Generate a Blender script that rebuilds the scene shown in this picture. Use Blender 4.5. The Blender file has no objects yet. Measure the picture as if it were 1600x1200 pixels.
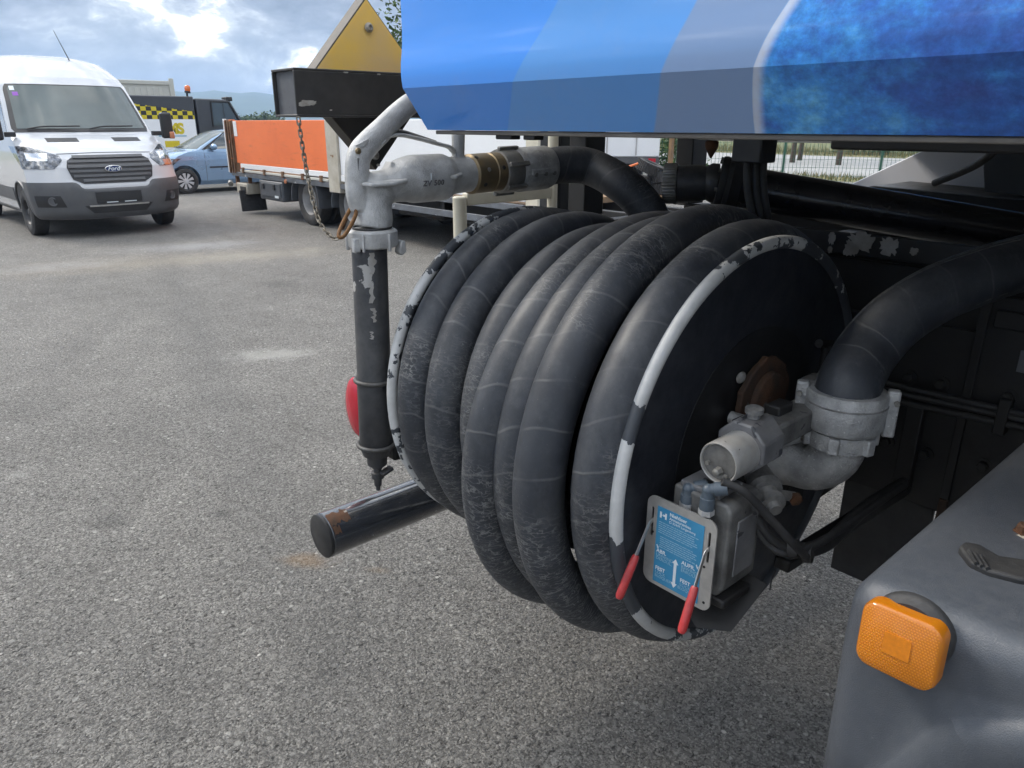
import bpy, bmesh, math, random
from mathutils import Vector, Matrix, noise
random.seed(7)
R = math.radians
sc = bpy.context.scene
COL = sc.collection

# ------------------------------------------------------------------ camera
CAM_H, YAW, PITCH, FOC = 1.65, R(41.5), R(19.5), 1150.0
cam_d = bpy.data.cameras.new('camera'); cam = bpy.data.objects.new('camera', cam_d); COL.objects.link(cam)
cam_d.sensor_width = 36.0; cam_d.lens = FOC / 1600 * 36.0; cam_d.clip_start = 0.02; cam_d.clip_end = 9000
head = Vector((-math.cos(YAW), math.sin(YAW), 0)); right = Vector((math.sin(YAW), math.cos(YAW), 0)); upw = Vector((0, 0, 1))
fwd = head * math.cos(PITCH) - upw * math.sin(PITCH); up = head * math.sin(PITCH) + upw * math.cos(PITCH)
cam.matrix_world = Matrix((( right.x, up.x, -fwd.x, 0), (right.y, up.y, -fwd.y, 0), (right.z, up.z, -fwd.z, CAM_H), (0, 0, 0, 1)))
sc.camera = cam
cam_d.dof.use_dof = False

# ------------------------------------------------------------------ light
SUN_EL, SUN_AZ_LEFT = R(40), R(64)          # ahead of the camera and to its left, behind thin cloud
sun_h = (head * math.cos(SUN_AZ_LEFT) - right * math.sin(SUN_AZ_LEFT)).normalized()
sun_dir = sun_h * math.cos(SUN_EL) + upw * math.sin(SUN_EL)
sl = bpy.data.lights.new('sun', 'SUN'); sl.energy = 2.2; sl.angle = R(15); sl.color = (1.0, .93, .83)
so = bpy.data.objects.new('sun', sl); COL.objects.link(so); so.location = (0, 0, 30)
so.rotation_euler = sun_dir.to_track_quat('Z', 'Y').to_euler()
sc.view_settings.view_transform = 'Standard'; sc.view_settings.look = 'None'
sc.view_settings.exposure = 0.44; sc.view_settings.gamma = 1.0; sc.view_settings.use_curve_mapping = False
sc.cycles.use_denoising = True; sc.cycles.max_bounces = 5; sc.cycles.diffuse_bounces = 3; sc.cycles.glossy_bounces = 3; sc.cycles.adaptive_threshold = .03; sc.cycles.volume_bounces = 1

class NT:
    """short-hand for building node trees"""
    def __init__(s, nt): s.nt = nt; s.n = nt.nodes; s.l = nt.links
    def new(s, t, **kw):
        n = s.n.new(t)
        for k, v in kw.items(): setattr(n, k, v)
        return n
    def put(s, sock, v):
        if isinstance(v, bpy.types.NodeSocket): s.l.new(v, sock)
        elif isinstance(v, (tuple, list)) and len(v) == 3 and sock.type == 'RGBA': sock.default_value = (*v, 1)
        else: sock.default_value = v
    def m(s, op, a, b=0.0, c=0.0, clamp=False):
        n = s.new('ShaderNodeMath', operation=op, use_clamp=clamp)
        s.put(n.inputs[0], a); s.put(n.inputs[1], b); s.put(n.inputs[2], c); return n.outputs[0]
    def vm(s, op, a, b=(0, 0, 0)):
        n = s.new('ShaderNodeVectorMath', operation=op); s.put(n.inputs[0], a); s.put(n.inputs[1], b); return n.outputs[0]
    def mix(s, f, a, b, mode='MIX'):
        n = s.new('ShaderNodeMix', data_type='RGBA', blend_type=mode)
        s.put(n.inputs[0], f); s.put(n.inputs[6], a); s.put(n.inputs[7], b); return n.outputs[2]
    def noise(s, vec, scale=5, detail=4, rough=.55, dist=0.0, out=0, dims='3D'):
        n = s.new('ShaderNodeTexNoise', noise_dimensions=dims)
        if vec is not None: s.put(n.inputs['Vector'], vec)
        n.inputs['Scale'].default_value = scale; n.inputs['Detail'].default_value = detail
        n.inputs['Roughness'].default_value = rough; n.inputs['Distortion'].default_value = dist; return n.outputs[out]
    def voro(s, vec, scale=5, feature='F1', out=0, rand=1.0):
        n = s.new('ShaderNodeTexVoronoi', feature=feature); s.put(n.inputs['Vector'], vec)
        n.inputs['Scale'].default_value = scale; n.inputs['Randomness'].default_value = rand; return n.outputs[out]
    def ramp(s, f, stops, interp='LINEAR'):
        n = s.new('ShaderNodeValToRGB'); n.color_ramp.interpolation = interp; e = n.color_ramp.elements
        while len(e) < len(stops): e.new(.5)
        for k, (p, c) in zip(e, stops):
            k.position = p; k.color = (*c, 1) if isinstance(c, (tuple, list)) else (c, c, c, 1)
        s.put(n.inputs[0], f); return n.outputs[0]
    def sep(s, v):
        n = s.new('ShaderNodeSeparateXYZ'); s.put(n.inputs[0], v); return n.outputs
    def comb(s, x, y, z):
        n = s.new('ShaderNodeCombineXYZ'); s.put(n.inputs[0], x); s.put(n.inputs[1], y); s.put(n.inputs[2], z); return n.outputs[0]
    def smooth(s, v, a, b):
        n = s.new('ShaderNodeMapRange', interpolation_type='SMOOTHSTEP'); s.put(n.inputs[0], v)
        n.inputs[1].default_value = a; n.inputs[2].default_value = b; return n.outputs[0]

# sky: Nishita behind broken cloud, the cloud layer evenly spread over the whole dome
world = bpy.data.worlds.new('World'); sc.world = world; world.use_nodes = True
w = NT(world.node_tree); w.n.clear()
sky = w.new('ShaderNodeTexSky', sky_type='NISHITA', sun_disc=False)
sky.sun_elevation = SUN_EL; sky.sun_rotation = math.atan2(sun_h.x, sun_h.y)
bg_sky = w.new('ShaderNodeBackground'); w.put(bg_sky.inputs[0], sky.outputs[0]); bg_sky.inputs[1].default_value = .085
tc = w.new('ShaderNodeTexCoord'); d = w.sep(tc.outputs['Generated'])
zc = w.m('MAXIMUM', d[2], 0.0)
plane = w.comb(w.m('MULTIPLY', d[0], 3.0), w.m('MULTIPLY', d[1], 3.0), w.m('MULTIPLY', zc, 6.5))
warp = w.vm('ADD', plane, w.vm('SCALE', w.noise(plane, 1.6, 3, out=1), (0, 0, 0)))
warp.node.inputs[1].links[0].from_node.inputs[3].default_value = .35
n1 = w.noise(w.vm('ADD', warp, (3.7, 1.9, .4)), 1.7, 6, .6)
n2 = w.noise(w.vm('ADD', warp, (9.1, -2.3, 1.4)), 4.2, 5, .6)
nn = w.m('ADD', w.m('MULTIPLY', n1, .62), w.m('MULTIPLY', n2, .38))
cc = w.ramp(nn, [(.40, (.150, .175, .225)), (.47, (.235, .265, .32)), (.525, (.37, .40, .45)), (.565, (.64, .66, .67)), (.61, (1.65, 1.57, 1.42))])
zenith_gain = w.m('MULTIPLY', w.m('ADD', 1.0, w.m('MULTIPLY', zc, 4.6)), .70)     # zenith boosted past a natural overcast to light the ground, horizon kept dim
cc2 = w.vm('SCALE', cc); w.l.new(zenith_gain, cc2.node.inputs[3])
bg_cl = w.new('ShaderNodeBackground'); w.put(bg_cl.inputs[0], cc2); bg_cl.inputs[1].default_value = 1.06
cover = w.ramp(w.noise(w.vm('ADD', warp, (-4.0, 6.2, 2.0)), .9, 5, .5), [(.30, .72), (.50, 1.0)])
mx = w.new('ShaderNodeMixShader'); w.put(mx.inputs[0], cover); w.l.new(bg_sky.outputs[0], mx.inputs[1]); w.l.new(bg_cl.outputs[0], mx.inputs[2])
wo = w.new('ShaderNodeOutputWorld'); w.l.new(mx.outputs[0], wo.inputs[0])

# ------------------------------------------------------------------ mesh helpers
def at(x, y, axis, val):
    """the world point on the plane axis = val (or at depth D) that a sight line of the survey photograph passes through"""
    dv = fwd + right * ((x - 800) / FOC) - up * ((y - 600) / FOC); c = Vector((0, 0, CAM_H))
    if axis == 'D': return c + dv * val
    i = 'XYZ'.index(axis); return c + dv * ((val - c[i]) / dv[i])

def V(*a): return Vector(a)
OFF = {}
def tag(o, label=None, cat=None, group=None, kind=None):
    if label: o['label'] = label
    if cat: o['category'] = cat
    if group: o['group'] = group
    if kind: o['kind'] = kind
    return o
def root(name, loc, label, cat, group=None, local=False, rotz=0.0):
    o = bpy.data.objects.new(name, None); COL.objects.link(o); o.location = loc; o.rotation_euler = (0, 0, rotz)
    o.empty_display_size = .1
    if not local: OFF[o] = Vector(loc)
    return tag(o, label, cat, group)
def attach(o, parent, loc=None):
    base = Vector(loc) if loc is not None else Vector((0, 0, 0))
    if parent is not None:
        o.parent = parent; base = base - OFF.get(parent, Vector((0, 0, 0)))
    o.location = base
    COL.objects.link(o)

def frame(axis):
    a = Vector(axis).normalized(); h = Vector((0, 0, 1)) if abs(a.z) < .9 else Vector((1, 0, 0))
    u = a.cross(h).normalized(); return a, u, a.cross(u).normalized()

class MB:
    def __init__(s): s.v = []; s.f = []; s.uv = None
    def add(s, vs, fs):
        b = len(s.v); s.v += [tuple(p) for p in vs]; s.f += [tuple(b + i for i in f) for f in fs]; return s
    def box(s, c, size, rot=None):
        c = Vector(c); h = [x / 2 for x in size]; vs = []
        for x in (-1, 1):
            for y in (-1, 1):
                for z in (-1, 1):
                    p = Vector((x * h[0], y * h[1], z * h[2])); p = rot @ p if rot else p; vs.append(c + p)
        return s.add(vs, [(0, 1, 3, 2), (4, 6, 7, 5), (0, 4, 5, 1), (2, 3, 7, 6), (0, 2, 6, 4), (1, 5, 7, 3)])
    def span(s, a, b): return s.box([(a[i] + b[i]) / 2 for i in range(3)], [abs(b[i] - a[i]) for i in range(3)])
    def lathe(s, p0, axis, prof, n=24, cap=True):
        a, u, v = frame(axis); p0 = Vector(p0); vs = []; fs = []
        for t, r in prof:
            for k in range(n):
                an = 2 * math.pi * k / n; vs.append(p0 + a * t + (u * math.cos(an) + v * math.sin(an)) * r)
        m = len(prof)
        for i in range(m - 1):
            for k in range(n):
                k2 = (k + 1) % n; fs.append((i * n + k, i * n + k2, (i + 1) * n + k2, (i + 1) * n + k))
        if cap:
            fs.append(tuple(range(n))[::-1]); fs.append(tuple((m - 1) * n + k for k in range(n)))
        return s.add(vs, fs)
    def cyl(s, p0, p1, r0, r1=None, n=24, cap=True):
        p0, p1 = Vector(p0), Vector(p1); dd = p1 - p0
        return s.lathe(p0, dd, [(0, r0), (dd.length, r0 if r1 is None else r1)], n, cap)
    def tube(s, path, r, n=12, closed=False, cap=True, nrm=None, uv=False, flat=None):
        path = [Vector(p) for p in path]; m = len(path); rs = r if isinstance(r, (list, tuple)) else [r] * m
        tg = []
        for i in range(m):
            a = path[i - 1] if (i > 0 or closed) else path[i]; b = path[(i + 1) % m] if (i < m - 1 or closed) else path[i]
            tg.append((b - a).normalized())
        u = Vector(nrm) if nrm is not None else frame(tg[0])[1]
        vs = []; fs = []; uvs = []; L = 0
        for i in range(m):
            u = (u - tg[i] * u.dot(tg[i])).normalized(); v = tg[i].cross(u)
            if i: L += (path[i] - path[i - 1]).length
            for k in range(n):
                an = 2 * math.pi * k / n; x, y = math.cos(an), math.sin(an)
                if flat: x *= flat[0]; y *= flat[1]
                vs.append(path[i] + (u * x + v * y) * rs[i]); uvs.append((L, k / n))
        b0 = len(s.v)
        for i in range(m if closed else m - 1):
            j = (i + 1) % m
            for k in range(n):
                k2 = (k + 1) % n; fs.append((i * n + k, i * n + k2, j * n + k2, j * n + k))
        if cap and not closed: fs.append(tuple(range(n))[::-1]); fs.append(tuple((m - 1) * n + k for k in range(n)))
        s.add(vs, fs)
        if uv: s.uv = (b0, uvs, n)
        return s
    def prism(s, poly, vec):
        p = [Vector(q) for q in poly]; vec = Vector(vec); n = len(p)
        return s.add(p + [q + vec for q in p], [tuple(range(n))[::-1], tuple(range(n, 2 * n))] + [(i, (i + 1) % n, n + (i + 1) % n, n + i) for i in range(n)])
    def torus(s, c, axis, R_, r, n=48, m=10, flat=None):
        a, u, v = frame(axis); c = Vector(c)
        return s.tube([c + (u * math.cos(2 * math.pi * k / n) + v * math.sin(2 * math.pi * k / n)) * R_ for k in range(n)], r, m, closed=True, nrm=a, flat=flat)
    def ell(s, c, rad, nu=16, nv=10):
        c = Vector(c); vs = []; fs = []
        for i in range(1, nv):
            t = math.pi * i / nv
            for k in range(nu):
                p = 2 * math.pi * k / nu; vs.append(c + Vector((rad[0] * math.sin(t) * math.cos(p), rad[1] * math.sin(t) * math.sin(p), rad[2] * math.cos(t))))
        T, B = len(vs), len(vs) + 1; vs += [c + Vector((0, 0, rad[2])), c - Vector((0, 0, rad[2]))]
        for i in range(nv - 2):
            for k in range(nu):
                k2 = (k + 1) % nu; fs.append((i * nu + k, (i + 1) * nu + k, (i + 1) * nu + k2, i * nu + k2))
        for k in range(nu):
            k2 = (k + 1) % nu; fs.append((T, k, k2)); fs.append((B, (nv - 2) * nu + k2, (nv - 2) * nu + k))
        return s.add(vs, fs)
    def build(s, name, mat, parent=None, bevel=0.0, seg=2, angle=38, remesh=0.0, smooth=0, kind=None):
        me = bpy.data.meshes.new(name); me.from_pydata(s.v, [], s.f); me.update()
        bm = bmesh.new(); bm.from_mesh(me); bmesh.ops.recalc_face_normals(bm, faces=bm.faces); bm.to_mesh(me); bm.free()
        if s.uv:
            b0, uvs, n = s.uv; lay = me.uv_layers.new(name='UVMap')
            for pl in me.polygons:
                ids = [me.loops[i].vertex_index - b0 for i in pl.loop_indices]
                vv = [uvs[i][1] if 0 <= i < len(uvs) else 0 for i in ids]; wrap = max(vv) - min(vv) > .5
                for li, i, q in zip(pl.loop_indices, ids, vv):
                    if 0 <= i < len(uvs): lay.data[li].uv = (uvs[i][0], q + 1 if wrap and q < .5 else q)
        if angle:
            me.polygons.foreach_set('use_smooth', [True] * len(me.polygons))
            if not remesh: me.set_sharp_from_angle(angle=R(angle))
        me.materials.append(mat)
        o = bpy.data.objects.new(name, me); attach(o, parent)
        if remesh:
            md = o.modifiers.new('remesh', 'REMESH'); md.mode = 'VOXEL'; md.voxel_size = remesh; md.use_smooth_shade = True
            if smooth: md = o.modifiers.new('smooth', 'SMOOTH'); md.iterations = smooth; md.factor = .5
        if bevel:
            md = o.modifiers.new('bevel', 'BEVEL'); md.width = bevel; md.segments = seg; md.limit_method = 'ANGLE'; md.angle_limit = R(35)
        if kind: o['kind'] = kind
        return o

def text(name, body, size, org, xd, yd, mat, parent, extrude=.0004, align='LEFT', shear=0.0, space=1.0, bold=0.0):
    cu = bpy.data.curves.new(name, 'FONT'); cu.body = body; cu.size = size; cu.extrude = extrude; cu.align_x = align; cu.shear = shear
    cu.space_character = space; cu.offset = bold
    cu.materials.append(mat); o = bpy.data.objects.new(name, cu)
    xd, yd = Vector(xd).normalized(), Vector(yd).normalized(); zd = xd.cross(yd)
    o.rotation_euler = Matrix((xd, yd, zd)).transposed().to_euler()
    attach(o, parent, org)
    dg = bpy.context.evaluated_depsgraph_get(); me = bpy.data.meshes.new_from_object(o.evaluated_get(dg)); me.name = name
    mo = bpy.data.objects.new('tmp', me); mo.rotation_euler = o.rotation_euler; mo.parent = o.parent; mo.location = o.location; COL.objects.link(mo)
    bpy.data.objects.remove(o); bpy.data.curves.remove(cu); mo.name = name
    if not me.materials: me.materials.append(mat)
    return mo

def catmull(pts, per=8):
    p = [Vector(q) for q in pts]; p = [p[0] * 2 - p[1]] + p + [p[-1] * 2 - p[-2]]; out = []
    for i in range(1, len(p) - 2):
        for k in range(per):
            t = k / per; a, b, c, e = p[i - 1:i + 3]
            out.append(.5 * ((2 * b) + (c - a) * t + (2 * a - 5 * b + 4 * c - e) * t * t + (3 * b - a - 3 * c + e) * t ** 3))
    out.append(p[-2]); return out
def interp(tab, z, col):
    if z <= tab[0][0]: return tab[0][col]
    for a, b in zip(tab, tab[1:]):
        if z <= b[0]:
            t = (z - a[0]) / (b[0] - a[0]); return a[col] + (b[col] - a[col]) * t
    return tab[-1][col]

# ------------------------------------------------------------------ materials
def mat_new(name):
    m = bpy.data.materials.new(name); m.use_nodes = True; t = NT(m.node_tree); t.n.clear()
    b = t.new('ShaderNodeBsdfPrincipled'); o = t.new('ShaderNodeOutputMaterial'); t.l.new(b.outputs[0], o.inputs[0])
    t.b = b; t.co = t.new('ShaderNodeTexCoord').outputs['Object']; return m, t
def bump(t, h, strength=.3, dist=.002):
    n = t.new('ShaderNodeBump'); n.inputs['Strength'].default_value = strength; n.inputs['Distance'].default_value = dist
    t.put(n.inputs['Height'], h); t.l.new(n.outputs[0], t.b.inputs['Normal'])
def pm(name, c1, c2=None, ns=6.0, rough=.5, rvar=.12, metal=0.0, bmp=0.0, bs=150.0, chips=None, dust=None, coat=0.0, spec=.5, lo=.35, hi=.65):
    """painted / cast / plastic surface: two tones by noise, optional chips (colour, scale, threshold) and dust (colour, amount, scale)"""
    m, t = mat_new(name); c2 = c2 or tuple(x * .78 for x in c1)
    n = t.noise(t.co, ns, 6, .6)
    col = t.mix(t.ramp(n, [(lo, 0.0), (hi, 1.0)]), c1, c2)
    rg = t.m('ADD', rough - rvar / 2, t.m('MULTIPLY', t.noise(t.co, ns * 2.7, 5), rvar))
    if dust:
        geo = t.sep(t.new('ShaderNodeNewGeometry').outputs['Normal'])
        upf = t.smooth(geo[2], -.2, .9)
        f = t.m('MULTIPLY', t.ramp(t.noise(t.co, dust[2], 7, .65), [(.35, 0.0), (.7, 1.0)]), t.m('MULTIPLY', t.m('ADD', upf, .45), dust[1]), clamp=True)
        col = t.mix(f, col, dust[0])
    if chips:
        f = t.ramp(t.noise(t.co, chips[1], 5, .55, .4), [(chips[2], 0.0), (chips[2] + .012, 1.0)])
        col = t.mix(f, col, chips[0])
    t.put(t.b.inputs['Base Color'], col); t.put(t.b.inputs['Roughness'], rg); t.b.inputs['Metallic'].default_value = metal
    t.b.inputs['Coat Weight'].default_value = coat; t.b.inputs['Coat Roughness'].default_value = .06
    t.b.inputs['Specular IOR Level'].default_value = spec
    if bmp: bump(t, t.noise(t.co, bs, 6, .6), bmp, .003)
    return m

DUST = (.20, .19, .17)
M = {}
M['black_paint'] = pm('black_paint', (.008, .009, .011), (.014, .014, .015), 9, .42, .25, bmp=.08, bs=220, dust=(DUST, .12, 14))
M['black_gloss'] = pm('black_gloss', (.010, .0105, .013), (.014, .014, .017), 5, .22, .12, bmp=.03, bs=120, dust=(DUST, .05, 9))
M['chassis'] = pm('chassis_paint', (.006, .006, .0068), (.010, .0095, .009), 7, .6, .2, bmp=.25, bs=90, dust=((.08, .075, .07), .10, 7))
M['beam_paint'] = pm('beam_paint', (.024, .0235, .024), (.036, .034, .033), 12, .5, .2, bmp=.12, bs=160, chips=((.30, .28, .24), 13, .735), dust=(DUST, .15, 22))
M['bare_chip'] = pm('bare_chip', (.40, .385, .35), (.27, .25, .22), 60, .6)
M['cast_alu'] = pm('cast_aluminium', (.62, .62, .61), (.40, .40, .395), 24, .46, .25, metal=.35, bmp=.9, bs=330, chips=((.46, .46, .45), 210, .66), dust=((.42, .41, .39), .3, 60))
M['cast_elbow'] = pm('cast_elbow', (.50, .50, .49), (.29, .29, .285), 30, .5, .25, metal=.4, bmp=1.0, bs=260, chips=((.62, .62, .60), 150, .655), dust=((.40, .38, .35), .3, 50))
M['cast_dull'] = pm('cast_aluminium_dull', (.32, .315, .30), (.14, .138, .135), 26, .52, .25, metal=.5, bmp=.6, bs=260, chips=((.42, .42, .41), 75, .70), dust=((.42, .40, .37), .22, 45))
M['brass'] = pm('aged_brass', (.27, .20, .11), (.18, .14, .085), 20, .48, .2, metal=.7, bmp=.2, bs=300, dust=((.28, .26, .22), .25, 40))
M['union'] = pm('union_metal', (.30, .29, .27), (.20, .195, .18), 25, .5, .2, metal=.6, bmp=.3, bs=300, dust=((.3, .29, .26), .3, 40))
M['steel'] = pm('bright_steel', (.58, .57, .55), (.48, .47, .45), 30, .36, .14, metal=.85, bmp=.08, bs=400)
M['rust'] = pm('rust', (.115, .048, .020), (.055, .032, .020), 26, .85, .1, bmp=.6, bs=170)
M['rust_dark'] = pm('rust_dark', (.060, .034, .022), (.028, .021, .018), 22, .85, .1, bmp=.6, bs=150)
M['rust_chain'] = pm('rusty_zinc', (.20, .19, .165), (.13, .105, .075), 90, .5, .2, metal=.6, bmp=.3, bs=500)
M['rust_snap'] = pm('rusty_snap_hook', (.24, .115, .035), (.12, .06, .025), 110, .7, .2, metal=.2, bmp=.4, bs=400)
M['cream'] = pm('cream_paint', (.66, .62, .50), (.56, .52, .41), 7, .45, .15, dust=((.35, .31, .24), .25, 18))
M['red_grip'] = pm('red_vinyl', (.46, .035, .035), (.36, .03, .032), 40, .36, .15, bmp=.08, bs=200, dust=((.35, .25, .22), .12, 60))
M['tail_red'] = pm('red_lamp_lens', (.50, .012, .03), (.42, .01, .025), 12, .18, .1, coat=.5)
M['fender'] = pm('fender_plastic', (.064, .072, .085), (.070, .078, .091), 3.0, .36, .05, bmp=.3, bs=520, chips=((.16, .165, .17), 190, .725), dust=((.20, .20, .195), .14, 70))
M['rubber'] = pm('black_rubber', (.016, .016, .017), (.026, .026, .027), 20, .62, .2, bmp=.2, bs=200, dust=(DUST, .12, 25))
M['tyre'] = pm('tyre_rubber', (.020, .020, .021), (.035, .034, .033), 14, .8, .15, bmp=.3, bs=90, dust=((.16, .15, .14), .25, 12))
M['fitting'] = pm('blue_grey_plastic', (.075, .10, .125), (.055, .075, .095), 30, .42, .15, bmp=.1, bs=200, dust=((.25, .26, .27), .15, 50))
M['plate'] = pm('brushed_plate', (.52, .50, .47), (.43, .42, .40), 40, .42, .15, metal=.6, bmp=.06, bs=500, dust=((.42, .38, .33), .15, 40))
M['motor'] = pm('motor_grey', (.40, .395, .38), (.28, .272, .255), 22, .42, .2, metal=.2, bmp=.12, bs=200, chips=((.12, .115, .105), 60, .70), dust=((.40, .36, .30), .35, 45))
M['gearbox'] = pm('gearbox_grey', (.20, .20, .205), (.11, .11, .115), 10, .55, .2, metal=.2, bmp=.2, bs=180, chips=((.045, .047, .052), 17, .60), dust=((.3, .28, .25), .25, 25))
M['valve'] = pm('valve_block_grey', (.17, .168, .16), (.065, .065, .063), 22, .58, .2, metal=.25, bmp=.35, bs=200, chips=((.03, .03, .032), 30, .70), dust=((.3, .28, .25), .25, 30))
M['decal_blue'] = pm('decal_blue', (.035, .22, .40), (.045, .25, .43), 20, .42, .1)
M['print_white'] = pm('print_white', (.72, .76, .78), (.62, .68, .71), 60, .5)
M['print_pale'] = pm('print_pale_blue', (.30, .48, .58), (.24, .42, .54), 60, .5)
M['engrave'] = pm('engraved_letters', (.13, .13, .135), (.10, .10, .105), 90, .65)
M['white_plain'] = pm('white_paint', (.85, .86, .865), (.81, .82, .83), 1.3, .4, .1, dust=((.45, .42, .38), .12, 3))
M['locker_grey'] = pm('locker_grey', (.72, .73, .78), (.68, .69, .73), 2, .45, .1)
M['bolt'] = pm('bolt_metal', (.30, .29, .26), (.18, .17, .15), 80, .5, .2, metal=.6)

# ---- special materials
def m_asphalt():
    m, t = mat_new('asphalt'); co = t.co
    s = t.sep(co)
    wv = t.vm('ADD', co, t.vm('SCALE', t.noise(co, 45, 2, out=1)))
    wv.node.inputs[1].links[0].from_node.inputs[3].default_value = .012
    cell = t.voro(wv, 108, 'F1', out=1); dist = t.voro(wv, 108, 'F1', out=0)
    cellr = t.sep(cell)[0]; cellg = t.sep(cell)[1]
    small = t.voro(wv, 170, 'F1', out=1); smr = t.sep(small)[0]
    stone = t.ramp(cellr, [(0, (.090, .087, .082)), (.5, (.160, .155, .147)), (.88, (.235, .228, .215)), (.975, (.27, .26, .245)), (1, (.36, .35, .335))])
    sand = t.ramp(smr, [(0, (.07, .067, .063)), (.6, (.15, .146, .138)), (1, (.25, .243, .23))])
    inst = t.ramp(t.m('ADD', dist, t.m('MULTIPLY', cellg, .35)), [(.46, 1.0), (.66, 0.0)])
    col = t.mix(inst, sand, stone)
    crev = t.noise(t.vm('MULTIPLY', co, (1.0, .72, 1)), 80, 5, .74, .9)
    col = t.mix(t.ramp(crev, [(.385, 1.0), (.455, 0.0)]), col, (.022, .020, .018))  # dark binder gaps; shade of the relief is also painted into this colour
    rock = t.voro(wv, 30, 'F1', out=1); rd = t.voro(wv, 30, 'F1', out=0); rk = t.sep(rock)
    isr = t.m('MULTIPLY', t.ramp(rk[1], [(.80, 0.0), (.82, 1.0)]), t.ramp(t.m('ADD', rd, t.m('MULTIPLY', rk[0], .22)), [(.36, 1.0), (.44, 0.0)]))
    col = t.mix(t.m('MULTIPLY', isr, .8), col, t.ramp(rk[0], [(0, (.17, .165, .155)), (.6, (.27, .265, .255)), (1, (.50, .49, .47))]))
    big = t.noise(co, .33, 5, .6); mid = t.noise(co, 2.6, 6, .65); fine = t.noise(co, 38, 4, .6)
    fac = t.m('ADD', t.m('ADD', t.m('MULTIPLY', big, .55), t.m('MULTIPLY', mid, .45)), t.m('MULTIPLY', fine, .4))
    tone = t.ramp(fac, [(.42, .62), (.68, .97), (.90, 1.30)])
    col = t.mix(1.0, col, tone, 'MULTIPLY')
    col = t.mix(1.0, col, (1.66, 1.62, 1.55), 'MULTIPLY')
    nz = t.noise(co, 3.5, 6, .7)
    def stain_shade(cx, cy, rx, ry, rot, colr, amt, col, edge=.35, src=None):
        dx = t.m('SUBTRACT', s[0], cx); dy = t.m('SUBTRACT', s[1], cy); c_, s_ = math.cos(rot), math.sin(rot)
        u = t.m('DIVIDE', t.m('ADD', t.m('MULTIPLY', dx, c_), t.m('MULTIPLY', dy, s_)), rx)
        v = t.m('DIVIDE', t.m('SUBTRACT', t.m('MULTIPLY', dy, c_), t.m('MULTIPLY', dx, s_)), ry)
        rr = t.m('SQRT', t.m('ADD', t.m('MULTIPLY', u, u), t.m('MULTIPLY', v, v)))
        rr = t.m('ADD', rr, t.m('MULTIPLY', t.m('SUBTRACT', src or nz, .5), 2.6))
        f = t.smooth(rr, 1.0 + edge, 1.0 - edge * 1.6)
        return t.mix(t.m('MULTIPLY', f, amt), col, colr)
    fz = t.noise(co, 9, 6, .75)
    col = stain_shade(-5.2, 2.16, .30, .15, R(55), (.52, .50, .46), .60, col, .5, fz)
    col = stain_shade(-10.0, 2.6, .50, 2.0, R(-16), (.42, .35, .25), .35, col, .8)
    col = stain_shade(-9.6, 3.9, .35, .9, R(-20), (.50, .46, .38), .35, col, .8)
    col = stain_shade(-10.9, 3.6, .35, .8, R(-20), (.55, .56, .58), .35, col, .8)
    col = stain_shade(-10.4, 1.7, .3, .7, R(-10), (.50, .50, .52), .28, col, .8)
    col = stain_shade(-2.45, 1.07, .10, .045, R(40), (.40, .24, .10), .45, col, .6, fz)
    col = stain_shade(-2.2, 1.25, .05, .02, R(40), (.42, .26, .10), .2, col, .6, fz)
    col = stain_shade(-4.1, .35, .06, .04, R(30), (.55, .53, .5), .3, col, .5, fz)
    col = stain_shade(-14.5, 3.2, 2.4, 1.2, 0, (.09, .09, .09), .35, col, .8)  # the van's shadow, darkened into the asphalt below it
    for ox, oy, orr, oa in ((-3.3, .55, .09, .40), (-3.05, .95, .05, .45), (-6.4, 1.1, .22, .30), (-7.6, 3.4, .30, .28), (-4.6, 3.0, .12, .35), (-1.9, .35, .06, .35)):
        col = stain_shade(ox, oy, orr, orr * .7, R(30), (.055, .053, .05), oa, col, .6, fz)
    col = stain_shade(-6.0, 1.9, 6.0, .16, R(-14), (.10, .098, .095), .28, col, .9)
    col = stain_shade(-6.4, 3.5, 6.0, .16, R(-14), (.10, .098, .095), .24, col, .9)
    t.put(t.b.inputs['Base Color'], col)
    t.put(t.b.inputs['Roughness'], t.m('ADD', .55, t.m('MULTIPLY', cellg, .25)))
    t.b.inputs['Specular IOR Level'].default_value = .5
    h = t.m('ADD', t.m('MULTIPLY', t.m('SUBTRACT', 1.0, dist), .7), t.m('ADD', t.m('MULTIPLY', smr, .22), t.m('ADD', t.m('MULTIPLY', crev, 1.9), t.m('MULTIPLY', isr, .35))))
    bump(t, h, 1.0, .016)
    return m

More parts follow.
